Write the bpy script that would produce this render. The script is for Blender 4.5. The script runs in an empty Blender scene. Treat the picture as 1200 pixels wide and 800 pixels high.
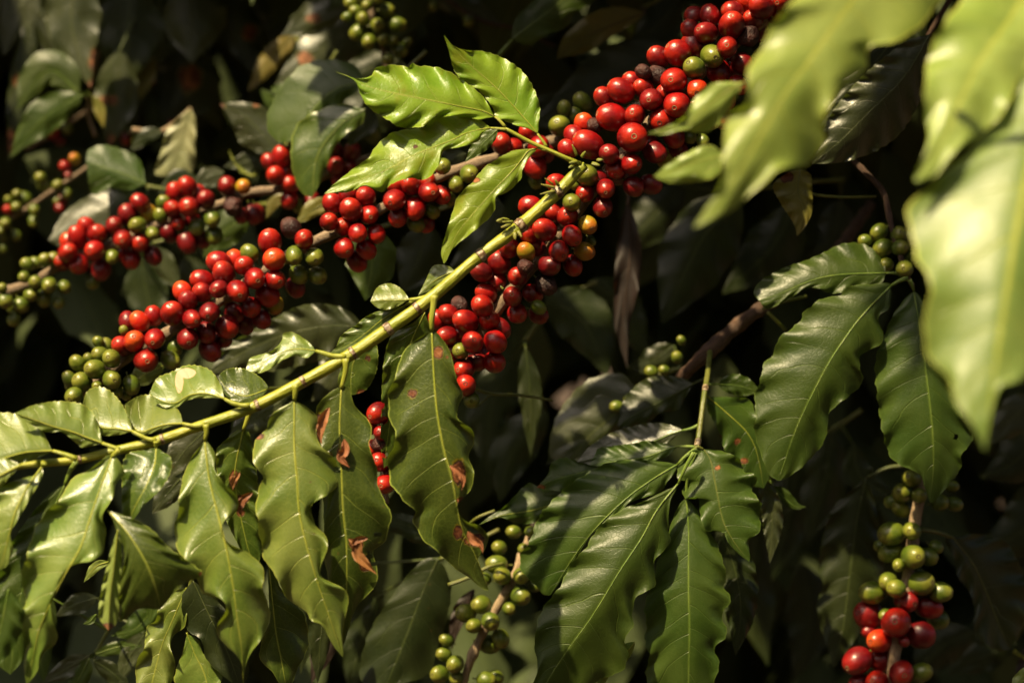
import bpy, math, random
import numpy as np
from mathutils import Vector, Matrix
R = math.radians
rnd = random.Random(7)
C = bpy.context.scene.collection
scene = bpy.context.scene

# ------------------------------------------------------------------ camera frame
LENS, D0, CZ = 70.0, 1.09, 1.30          # lens (mm), focus distance (m), camera height (m)
CAM = Vector((0, -D0, CZ))
def pxm(d): return d * 36.0 / LENS / 1200.0            # metres per photo pixel at distance d
def P(x, y, d):                                        # a photo point at distance d as a real point
    s = pxm(d)
    return Vector(((x - 600) * s, d - D0, CZ - (y - 400) * s))

# ------------------------------------------------------------------ object helpers
def tag(o, label=None, cat=None, group=None, kind=None):
    if label: o['label'] = label
    if cat: o['category'] = cat
    if group: o['group'] = group
    if kind: o['kind'] = kind
    return o
def empty(name, loc):
    o = bpy.data.objects.new(name, None); C.objects.link(o); o.location = loc
    o.empty_display_size = 0.02
    return o
def link_mesh(name, me, parent=None):
    o = bpy.data.objects.new(name, me); C.objects.link(o)
    if parent is not None:
        o.parent = parent
        if parent.type == 'EMPTY':
            o.matrix_parent_inverse = Matrix.Translation(parent.location).inverted()
    return o
def mesh_np(name, V, F, mat, smooth=True):
    me = bpy.data.meshes.new(name)
    V = np.asarray(V, dtype=np.float32); F = np.asarray(F, dtype=np.int32)
    me.vertices.add(len(V)); me.vertices.foreach_set('co', V.ravel())
    k = F.shape[1]
    me.loops.add(F.size); me.loops.foreach_set('vertex_index', F.ravel())
    me.polygons.add(len(F)); me.polygons.foreach_set('loop_start', np.arange(0, F.size, k, dtype=np.int32))
    me.update(calc_edges=True)
    if smooth: me.polygons.foreach_set('use_smooth', np.ones(len(F), dtype=bool))
    me.materials.append(mat)
    me.validate()
    return me

# ------------------------------------------------------------------ splines
def spline(pts, n, dense=24):
    p = np.asarray(pts, dtype=float)
    if len(p) == 2:
        t = np.linspace(0, 1, n)[:, None]; return p[0] * (1 - t) + p[1] * t
    q = np.vstack([2 * p[0] - p[1], p, 2 * p[-1] - p[-2]])
    out = []
    for i in range(1, len(q) - 2):
        a, b, c, d = q[i - 1], q[i], q[i + 1], q[i + 2]
        t = np.linspace(0, 1, dense, endpoint=False)[:, None]
        out.append(0.5 * ((2 * b) + (-a + c) * t + (2 * a - 5 * b + 4 * c - d) * t * t + (-a + 3 * b - 3 * c + d) * t ** 3))
    out.append(p[-1:][:]); s = np.vstack(out)
    L = np.concatenate([[0], np.cumsum(np.linalg.norm(np.diff(s[:, :2] if s.shape[1] < 3 else s, axis=0), axis=1))])
    u = np.linspace(0, L[-1], n)
    return np.stack([np.interp(u, L, s[:, k]) for k in range(s.shape[1])], axis=1)

# ------------------------------------------------------------------ materials
def new_mat(name):
    m = bpy.data.materials.new(name); m.use_nodes = True
    nt = m.node_tree; nt.nodes.clear()
    return m, nt
class NT:
    def __init__(s, nt): s.nt = nt
    def n(s, typ, **kw):
        nd = s.nt.nodes.new(typ)
        for k, v in kw.items():
            if k.startswith('_'): setattr(nd, k[1:], v)
            else: nd.inputs[k.replace('__', ' ')].default_value = v
        return nd
    def l(s, a, b): s.nt.links.new(a, b)
    def m(s, op, a, b=None, c=None, clamp=False):
        nd = s.nt.nodes.new('ShaderNodeMath'); nd.operation = op; nd.use_clamp = clamp
        for i, v in enumerate((a, b, c)):
            if v is None: continue
            if isinstance(v, (int, float)): nd.inputs[i].default_value = v
            else: s.l(v, nd.inputs[i])
        return nd.outputs[0]
    def mix(s, f, a, b, blend='MIX'):
        nd = s.nt.nodes.new('ShaderNodeMix'); nd.data_type = 'RGBA'; nd.blend_type = blend
        for sock, v in ((nd.inputs[0], f), (nd.inputs[6], a), (nd.inputs[7], b)):
            if isinstance(v, (int, float)): sock.default_value = v
            elif isinstance(v, tuple): sock.default_value = (*v[:3], 1)
            else: s.l(v, sock)
        return nd.outputs[2]
    def smooth(s, v, a, b):
        nd = s.nt.nodes.new('ShaderNodeMapRange'); nd.interpolation_type = 'SMOOTHSTEP'
        s.l(v, nd.inputs[0]); nd.inputs[1].default_value = a; nd.inputs[2].default_value = b
        return nd.outputs[0]
    def noise(s, scale, detail=2, rough=0.5, vec=None, dist=0.0):
        nd = s.n('ShaderNodeTexNoise', Scale=scale, Detail=detail, Roughness=rough, Distortion=dist)
        if vec is not None: s.l(vec, nd.inputs['Vector'])
        return nd.outputs[0]

NV, KV = 9.0, 0.13          # pairs of side veins, slant of a vein
def leaf_material(name, c1, c2, vein, under, rough=0.34, trans=0.28, tcol=None, veinf=0.55, edge=0.6, blot=0.0, spec=0.5):
    m, nt = new_mat(name); g = NT(nt)
    uv = g.n('ShaderNodeUVMap', _uv_map='UVMap').outputs[0]
    sp = g.n('ShaderNodeSeparateXYZ'); g.l(uv, sp.inputs[0])
    au = g.m('ABSOLUTE', g.m('MULTIPLY_ADD', sp.outputs[0], 2, -1))
    side = g.m('SIGN', g.m('ADD', sp.outputs[0], -0.5))
    geo = g.n('ShaderNodeNewGeometry'); oi = g.n('ShaderNodeObjectInfo')
    pos = geo.outputs['Position']
    ph = g.m('MULTIPLY', g.m('SUBTRACT', sp.outputs[1], g.m('MULTIPLY', g.m('POWER', au, 1.35), KV)), NV)
    ph = g.m('ADD', ph, g.m('MULTIPLY', side, 0.16))
    ph = g.m('ADD', ph, g.m('MULTIPLY', g.m('ADD', g.noise(40, 1, vec=pos), -0.5), 0.10))
    d = g.m('ABSOLUTE', g.m('SUBTRACT', g.m('FRACT', ph), 0.5))
    lat = g.m('MULTIPLY', g.smooth(d, 0.470, 0.497), g.m('SUBTRACT', 1.0, g.smooth(au, 0.55, 0.97)))
    midr = g.m('SUBTRACT', 1.0, g.smooth(au, 0.012, 0.05))
    v = g.m('MAXIMUM', g.m('MULTIPLY', lat, 0.6), midr)
    n1 = g.noise(30, 3, 0.6, vec=pos); n2 = g.noise(9, 2, 0.5, vec=pos)
    col = g.mix(g.smooth(n1, 0.32, 0.68), c1, c2)
    hs = g.n('ShaderNodeHueSaturation'); g.l(col, hs.inputs['Color'])
    g.l(g.m('MULTIPLY_ADD', oi.outputs['Random'], 0.30, 0.85), hs.inputs['Value'])
    g.l(g.m('MULTIPLY_ADD', oi.outputs['Random'], 0.02, 0.49), hs.inputs['Hue'])
    col = hs.outputs[0]
    col = g.mix(g.m('MULTIPLY', g.smooth(n2, 0.45, 0.75), 0.35), col, c2)
    # reticulate veinlets
    vo = g.n('ShaderNodeTexVoronoi', Scale=420.0, _feature='DISTANCE_TO_EDGE'); g.l(pos, vo.inputs['Vector'])
    ret = g.m('SUBTRACT', 1.0, g.smooth(vo.outputs[0], 0.0, 0.10))
    col = g.mix(g.m('MULTIPLY', ret, 0.10), col, vein)
    if blot > 0:
        bn = g.smooth(g.noise(55, 4, 0.7, vec=pos), 0.5, 0.68)
        col = g.mix(g.m('MULTIPLY', bn, blot), col, (0.20, 0.21, 0.012))
    col = g.mix(g.m('MULTIPLY', v, veinf), col, vein)
    col = g.mix(g.m('MULTIPLY', g.smooth(au, 0.965, 0.995), edge), col, vein)
    # small specks
    sv = g.n('ShaderNodeTexVoronoi', Scale=95.0); g.l(pos, sv.inputs['Vector'])
    spk = g.m('MULTIPLY', g.m('SUBTRACT', 1.0, g.smooth(sv.outputs['Distance'], 0.03, 0.09)), g.smooth(g.noise(16, 2, vec=pos), 0.55, 0.62))
    col = g.mix(g.m('MULTIPLY', spk, 0.7), col, (0.10, 0.055, 0.015))
    col = g.mix(geo.outputs['Backfacing'], col, g.mix(g.m('MULTIPLY', v, 0.6), under, vein))
    # blight patches
    at = g.n('ShaderNodeAttribute', _attribute_name='blight').outputs['Fac']
    bl = g.m('ADD', at, g.m('MULTIPLY', g.m('ADD', g.noise(170, 4, 0.65, vec=pos), -0.5), 0.85))
    core = g.smooth(bl, 0.50, 0.54); ring = g.smooth(bl, 0.40, 0.47)
    col = g.mix(g.m('MULTIPLY', ring, 0.85), col, (0.16, 0.12, 0.008))
    bcol = g.mix(g.smooth(g.noise(170, 3, vec=pos), 0.35, 0.7), (0.09, 0.022, 0.006), (0.32, 0.115, 0.032))
    col = g.mix(core, col, g.mix(g.smooth(bl, 0.56, 0.68), (0.035, 0.010, 0.004), bcol))
    hgtb = core
    pale = g.n('ShaderNodeAttribute', _attribute_name='pale').outputs['Fac']
    pl = g.smooth(g.m('ADD', pale, g.m('MULTIPLY', g.m('ADD', g.noise(200, 3, vec=pos), -0.5), 0.3)), 0.5, 0.56)
    col = g.mix(pl, col, (0.55, 0.40, 0.26))
    # relief
    hgt = g.m('ADD', g.m('MULTIPLY', lat, -0.9), g.m('MULTIPLY', ret, -0.10))
    hgt = g.m('ADD', hgt, g.m('MULTIPLY', g.noise(120, 3, vec=pos), 0.55))
    hgt = g.m('ADD', hgt, g.m('MULTIPLY', g.noise(700, 2, vec=pos), 0.12))
    hgt = g.m('ADD', hgt, g.m('MULTIPLY', core, g.m('MULTIPLY_ADD', g.noise(260, 3, vec=pos), 2.2, -1.8)))
    bp = g.n('ShaderNodeBump', Strength=0.55, Distance=0.0007); g.l(hgt, bp.inputs['Height'])
    pr = g.n('ShaderNodeBsdfPrincipled'); g.l(col, pr.inputs['Base Color']); g.l(bp.outputs[0], pr.inputs['Normal'])
    ro = g.m('ADD', g.m('MULTIPLY', g.noise(45, 3, vec=pos), 0.22), rough - 0.11)
    ro = g.m('ADD', ro, g.m('MULTIPLY', g.m('MAXIMUM', core, geo.outputs['Backfacing']), 0.3))
    g.l(ro, pr.inputs['Roughness']); pr.inputs['Specular IOR Level'].default_value = spec
    tr = g.n('ShaderNodeBsdfTranslucent'); g.l(bp.outputs[0], tr.inputs['Normal'])
    tc = g.mix(core, tcol or (0.22, 0.36, 0.02), (0.10, 0.04, 0.01))
    tc = g.mix(g.m('MULTIPLY', v, 0.5), tc, (0.45, 0.50, 0.06)); g.l(tc, tr.inputs['Color'])
    mx = g.n('ShaderNodeMixShader', Fac=trans); g.l(pr.outputs[0], mx.inputs[1]); g.l(tr.outputs[0], mx.inputs[2])
    out = g.n('ShaderNodeOutputMaterial'); g.l(mx.outputs[0], out.inputs[0])
    return m

VEIN = (0.30, 0.36, 0.06)
LM = dict(
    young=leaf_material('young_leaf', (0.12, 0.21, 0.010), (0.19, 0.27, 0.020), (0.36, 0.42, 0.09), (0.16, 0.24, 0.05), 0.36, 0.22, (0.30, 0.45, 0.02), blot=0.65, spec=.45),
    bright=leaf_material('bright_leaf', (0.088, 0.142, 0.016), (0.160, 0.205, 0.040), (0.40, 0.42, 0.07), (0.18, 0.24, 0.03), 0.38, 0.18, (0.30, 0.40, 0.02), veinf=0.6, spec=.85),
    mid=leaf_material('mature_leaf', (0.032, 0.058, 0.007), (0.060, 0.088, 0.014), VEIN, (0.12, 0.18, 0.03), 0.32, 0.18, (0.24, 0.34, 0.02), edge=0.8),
    green=leaf_material('shade_green_leaf', (0.026, 0.050, 0.005), (0.042, 0.066, 0.009), (0.11, 0.16, 0.025), (0.10, 0.16, 0.03), 0.42, 0.20, (0.18, 0.32, 0.02), edge=0.45, spec=.4),  # base darkened: the shade on the side sprigs is put into this green
    dark=leaf_material('shade_dark_leaf', (0.010, 0.017, 0.003), (0.019, 0.026, 0.005), (0.075, 0.10, 0.025), (0.05, 0.07, 0.02), 0.42, 0.12, (0.14, 0.20, 0.02), edge=0.25, veinf=0.4, spec=.5),  # darker than the leaf itself: background shade is worked into the colour
    grey=leaf_material('shade_grey_leaf', (0.022, 0.030, 0.009), (0.036, 0.043, 0.014), (0.14, 0.16, 0.05), (0.08, 0.10, 0.03), 0.40, 0.14, (0.2, 0.28, 0.03), edge=0.4, veinf=0.4, spec=0.8),  # lowered as well, the shade on the back leaves is in this colour
    olive=leaf_material('olive_leaf', (0.13, 0.13, 0.02), (0.19, 0.15, 0.03), (0.24, 0.2, 0.05), (0.12, 0.10, 0.03), 0.45, 0.25, (0.35, 0.30, 0.03)),
    nearg=leaf_material('near_green_leaf', (0.095, 0.155, 0.028), (0.15, 0.205, 0.045), (0.50, 0.52, 0.09), (0.2, 0.27, 0.05), 0.40, 0.22, (0.38, 0.52, 0.03), veinf=0.5, edge=0.9),
    tan=leaf_material('torn_leaf', (0.16, 0.055, 0.018), (0.36, 0.15, 0.055), (0.30, 0.14, 0.06), (0.20, 0.08, 0.03), 0.6, 0.15, (0.3, 0.12, 0.03), edge=0.0, veinf=0.1),
    pale=leaf_material('pale_leaf', (0.17, 0.18, 0.085), (0.26, 0.25, 0.13), (0.20, 0.22, 0.08), (0.18, 0.2, 0.1), 0.42, 0.2, (0.3, 0.33, 0.1), edge=0.2, veinf=0.6),
    brown=leaf_material('dried_leaf', (0.008, 0.0035, 0.002), (0.016, 0.007, 0.004), (0.07, 0.04, 0.02), (0.04, 0.02, 0.01), 0.6, 0.1, (0.12, 0.04, 0.01), edge=0.1),
    near=leaf_material('near_leaf', (0.165, 0.235, 0.040), (0.25, 0.32, 0.075), (0.55, 0.56, 0.09), (0.2, 0.27, 0.05), 0.36, 0.24, (0.42, 0.55, 0.03), veinf=0.5, edge=0.9),
)

def wood_material(name, c1, c2, rough=0.75, bump=0.9, scale=1.0):
    m, nt = new_mat(name); g = NT(nt)
    tc = g.n('ShaderNodeUVMap', _uv_map='UVMap').outputs[0]
    mp = g.n('ShaderNodeMapping'); g.l(tc, mp.inputs[0]); mp.inputs['Scale'].default_value = (14, 60 * scale, 1)
    a = g.noise(1.0, 5, 0.65, vec=mp.outputs[0], dist=0.6)
    pos = g.n('ShaderNodeNewGeometry').outputs['Position']
    b = g.noise(160, 4, 0.6, vec=pos)
    col = g.mix(g.smooth(a, 0.35, 0.65), c1, c2)
    col = g.mix(g.m('MULTIPLY', g.smooth(b, 0.55, 0.7), 0.6), col, (c1[0] * 0.4, c1[1] * 0.35, c1[2] * 0.3))
    bp = g.n('ShaderNodeBump', Strength=bump, Distance=0.0009); g.l(g.m('ADD', a, g.m('MULTIPLY', b, 0.6)), bp.inputs['Height'])
    pr = g.n('ShaderNodeBsdfPrincipled', Roughness=rough); g.l(col, pr.inputs['Base Color']); g.l(bp.outputs[0], pr.inputs['Normal'])
    out = g.n('ShaderNodeOutputMaterial'); g.l(pr.outputs[0], out.inputs[0])
    return m
def stem_material(name, c1, c2, scar):
    m, nt = new_mat(name); g = NT(nt)
    pos = g.n('ShaderNodeNewGeometry').outputs['Position']
    a = g.noise(60, 3, 0.6, vec=pos)
    uv = g.n('ShaderNodeUVMap', _uv_map='UVMap').outputs[0]
    mp = g.n('ShaderNodeMapping'); g.l(uv, mp.inputs[0]); mp.inputs['Scale'].default_value = (10, 6, 1)
    st = g.noise(1.0, 3, 0.6, vec=mp.outputs[0])
    col = g.mix(g.smooth(a, 0.35, 0.7), c1, c2)
    col = g.mix(g.m('MULTIPLY', g.smooth(st, 0.55, 0.75), 0.35), col, (c1[0] * 0.75, c1[1] * 0.5, c1[2] * 0.5))
    at = g.n('ShaderNodeAttribute', _attribute_name='scar').outputs['Fac']
    f = g.smooth(g.m('ADD', at, g.m('MULTIPLY', g.m('ADD', g.noise(500, 3, vec=pos), -0.5), 0.5)), 0.45, 0.62)
    col = g.mix(f, col, g.mix(g.smooth(g.noise(400, 2, vec=pos), .4, .6), scar, (0.36, 0.27, 0.17)))
    bp = g.n('ShaderNodeBump', Strength=0.8, Distance=0.0010); g.l(g.m('ADD', st, g.m('MULTIPLY', f, 1.5)), bp.inputs['Height'])
    pr = g.n('ShaderNodeBsdfPrincipled', Roughness=0.42); g.l(col, pr.inputs['Base Color']); g.l(bp.outputs[0], pr.inputs['Normal'])
    pr.inputs['Subsurface Weight'].default_value = 0.15; pr.inputs['Subsurface Scale'].default_value = 0.003
    pr.inputs['Subsurface Radius'].default_value = (1, 0.9, 0.2)
    out = g.n('ShaderNodeOutputMaterial'); g.l(pr.outputs[0], out.inputs[0])
    return m
M_STEM = stem_material('green_stem', (0.22, 0.25, 0.018), (0.33, 0.32, 0.030), (0.10, 0.05, 0.02))
M_MIDRIB = stem_material('leaf_rib', (0.24, 0.27, 0.022), (0.32, 0.33, 0.045), (0.10, 0.05, 0.02))
M_MIDRIB_G = stem_material('leaf_rib_green', (0.10, 0.17, 0.02), (0.16, 0.22, 0.035), (0.10, 0.05, 0.02))
M_MIDRIB_D = stem_material('leaf_rib_dark', (0.045, 0.065, 0.012), (0.07, 0.085, 0.02), (0.05, 0.03, 0.02))
M_TWIGG = stem_material('dull_green_twig', (0.09, 0.11, 0.015), (0.14, 0.14, 0.03), (0.08, 0.05, 0.02))
M_WOOD = wood_material('woody_twig', (0.15, 0.10, 0.06), (0.32, 0.23, 0.15))
M_PALEWOOD = wood_material('pale_woody_twig', (0.22, 0.14, 0.08), (0.46, 0.34, 0.21))
M_BARK = wood_material('brown_bark', (0.035, 0.016, 0.009), (0.105, 0.055, 0.032), bump=1.0, scale=0.6)
M_BUD = stem_material('bud', (0.16, 0.18, 0.02), (0.26, 0.22, 0.05), (0.10, 0.05, 0.02))

def cherry_material(name, cols, blush, rough=0.31, rnd_amt=0.5, coat=0.12, wrinkle=0.0, sss=0.0):
    m, nt = new_mat(name); g = NT(nt)
    oi = g.n('ShaderNodeObjectInfo'); tc = g.n('ShaderNodeTexCoord').outputs['Object']
    off = g.n('ShaderNodeVectorMath', _operation='ADD')
    cb = g.n('ShaderNodeCombineXYZ'); g.l(g.m('MULTIPLY', oi.outputs['Random'], 37.0), cb.inputs[0]); g.l(cb.outputs[0], off.inputs[1]); g.l(tc, off.inputs[0])
    p = off.outputs[0]
    n1 = g.noise(0.9, 3, 0.55, vec=p); n2 = g.noise(9.0, 4, 0.65, vec=p)
    rr = g.m('ADD', g.m('MULTIPLY', oi.outputs['Random'], rnd_amt), g.m('MULTIPLY', g.m('ADD', n1, -0.5), 1.7))
    cr = g.n('ShaderNodeValToRGB'); g.l(rr, cr.inputs[0])
    el = cr.color_ramp.elements
    el[0].position = 0.0; el[0].color = (*cols[0], 1); el[1].position = 1.0; el[1].color = (*cols[-1], 1)
    for i, c in enumerate(cols[1:-1]):
        e = el.new((i + 1) / (len(cols) - 1)); e.color = (*c, 1)
    sp = g.n('ShaderNodeSeparateXYZ'); g.l(tc, sp.inputs[0])
    pole = g.m('MULTIPLY', g.smooth(g.m('ADD', sp.outputs[2], g.m('MULTIPLY', g.m('ADD', n1, -0.5), 0.8)), 0.25, 1.15), 0.85)
    col = g.mix(pole, cr.outputs[0], blush)
    col = g.mix(g.m('MULTIPLY', g.smooth(n2, 0.62, 0.72), 0.35), col, (cols[0][0] * 0.25, cols[0][1] * 0.4, cols[0][2] * 0.4))
    vv = g.n('ShaderNodeTexVoronoi', Scale=3.2); g.l(p, vv.inputs['Vector'])
    blem = g.m('MULTIPLY', g.m('SUBTRACT', 1.0, g.smooth(vv.outputs['Distance'], 0.03, 0.11)), g.smooth(n1, 0.42, 0.52))
    col = g.mix(g.m('MULTIPLY', blem, 0.75), col, (0.10, 0.05, 0.02))
    col = g.mix(g.m('MULTIPLY', g.smooth(g.noise(22.0, 3, 0.7, vec=p), 0.60, 0.74), 0.22), col, (0.42, 0.26, 0.14))
    hgt = g.m('ADD', g.m('MULTIPLY', g.noise(2.6, 3, vec=p), 0.6 + wrinkle * 2.0), g.m('MULTIPLY', n2, 0.10 + wrinkle))
    bp = g.n('ShaderNodeBump', Strength=0.5 + wrinkle * 0.5, Distance=0.0012); g.l(hgt, bp.inputs['Height'])
    pr = g.n('ShaderNodeBsdfPrincipled'); g.l(col, pr.inputs['Base Color']); g.l(bp.outputs[0], pr.inputs['Normal'])
    g.l(g.m('MULTIPLY_ADD', n2, 0.20, rough - 0.08), pr.inputs['Roughness'])
    pr.inputs['Coat Weight'].default_value = coat; pr.inputs['Coat Roughness'].default_value = 0.16
    if sss:
        pr.inputs['Subsurface Weight'].default_value = sss; pr.inputs['Subsurface Scale'].default_value = 0.0025
        pr.inputs['Subsurface Radius'].default_value = (1.0, 0.25, 0.1)
    out = g.n('ShaderNodeOutputMaterial'); g.l(pr.outputs[0], out.inputs[0])
    return m
CM = dict(
    r=cherry_material('ripe_cherry', [(0.11, 0.0015, 0.003), (0.26, 0.003, 0.0035), (0.38, 0.006, 0.005)], (0.42, 0.020, 0.007), sss=0.1),
    o=cherry_material('orange_red_cherry', [(0.44, 0.012, 0.005), (0.50, 0.032, 0.007)], (0.55, 0.085, 0.012), sss=0.1),
    m=cherry_material('maroon_cherry', [(0.09, 0.002, 0.004), (0.20, 0.004, 0.006)], (0.26, 0.010, 0.008), rough=0.33),
    g=cherry_material('green_cherry', [(0.062, 0.095, 0.008), (0.105, 0.135, 0.012), (0.165, 0.180, 0.017)], (0.20, 0.20, 0.025), rough=0.33, coat=0.12),
    y=cherry_material('turning_cherry', [(0.26, 0.21, 0.012), (0.34, 0.20, 0.012), (0.42, 0.15, 0.012)], (0.42, 0.10, 0.012), rough=0.33),
    b=cherry_material('dried_cherry', [(0.018, 0.003, 0.003), (0.050, 0.008, 0.006)], (0.07, 0.015, 0.010), rough=0.45, coat=0.0, wrinkle=0.5),
)
M_NAVEL = wood_material('navel', (0.16, 0.09, 0.04), (0.34, 0.22, 0.11))
M_NAVELD = wood_material('navel_dark', (0.04, 0.02, 0.012), (0.10, 0.06, 0.03))

# ------------------------------------------------------------------ tubes (twigs, petioles, ribs)
def tube_mesh(name, pts, radii, mat, seg=10, n=None, cap=True, scars=(), wob=0.0):
    """pts: real 3-D points, radii in metres"""
    pts = np.asarray([tuple(p) for p in pts], dtype=float); radii = np.asarray(radii, dtype=float)
    L0 = np.linalg.norm(np.diff(pts, axis=0), axis=1).sum()
    n = n or max(6, min(240, int(L0 / 0.0018)))
    q = spline(np.hstack([pts, radii[:, None] * 1.0]), n)
    p, r = q[:, :3], np.abs(q[:, 3])
    s = np.linspace(0, 1, n)
    sc = np.zeros(n)
    for (t0, w, gain) in scars:                 # nodes: a swelling with a scarred band
        k = np.exp(-((s - t0) * L0 / w) ** 2); r = r * (1 + gain * k); sc = np.maximum(sc, k)
    if wob: r = r * (1 + wob * np.sin(s * L0 * 900 + rnd.random() * 6) * 0.5 + wob * np.sin(s * L0 * 370 + rnd.random() * 6))
    T = np.gradient(p, axis=0); T /= np.linalg.norm(T, axis=1)[:, None] + 1e-12
    N = np.cross(T, (0.13, 1.0, 0.07)); N /= np.linalg.norm(N, axis=1)[:, None] + 1e-9
    B = np.cross(T, N)
    a = np.linspace(0, 2 * math.pi, seg, endpoint=False)
    V = p[:, None, :] + r[:, None, None] * (np.cos(a)[None, :, None] * N[:, None, :] + np.sin(a)[None, :, None] * B[:, None, :])
    V = V.reshape(-1, 3); F = []
    i = np.arange(n - 1)[:, None] * seg; j = np.arange(seg)[None, :]; j2 = (j + 1) % seg
    F = np.stack([i + j, i + j2, i + seg + j2, i + seg + j], axis=-1).reshape(-1, 4)
    V = np.vstack([V, p[:1], p[-1:]]); c0, c1 = len(V) - 2, len(V) - 1
    base = (n - 1) * seg
    capf = [[c0, (k + 1) % seg, k, k] for k in range(seg)] + [[c1, base + k, base + (k + 1) % seg, base + (k + 1) % seg] for k in range(seg)]
    me = bpy.data.meshes.new(name)
    faces = [tuple(f) for f in F.tolist()] + [tuple(f[:3]) for f in capf]
    me.from_pydata([tuple(v) for v in V.tolist()], [], faces)
    me.polygons.foreach_set('use_smooth', [True] * len(faces))
    uvl = me.uv_layers.new(name='UVMap'); vi = np.empty(len(me.loops), dtype=np.int32); me.loops.foreach_get('vertex_index', vi)
    ring = np.minimum(vi // seg, n - 1); kk = vi % seg
    uv = np.stack([np.cos(kk / seg * 2 * math.pi) * 0.12 + np.sin(kk / seg * 4 * math.pi) * 0.1 + ring * 0 + kk / seg * 0.0, ring / n * L0 * 10], axis=1)
    uvl.data.foreach_set('uv', uv[:, ::-1].astype(np.float32).ravel() if False else np.stack([uv[:, 1], uv[:, 0]], axis=1).astype(np.float32).ravel())
    at = me.attributes.new('scar', 'FLOAT', 'POINT')
    vals = np.concatenate([np.repeat(sc, seg), [sc[0], sc[-1]]]); at.data.foreach_set('value', vals.astype(np.float32))
    me.materials.append(mat)
    return me

def tube_px(name, pts, mat, parent, d, r, **kw):
    """pts (x, y[, depth offset m[, radius px]]) in photo pixels round distance d"""
    W, Rr = [], []
    for q in pts:
        dz = q[2] if len(q) > 2 else 0.0; rp = q[3] if len(q) > 3 else r
        W.append(P(q[0], q[1], d + dz)); Rr.append(rp * pxm(d + dz))
    me = tube_mesh(name, W, Rr, mat, **kw)
    return link_mesh(name, me, parent)

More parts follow.
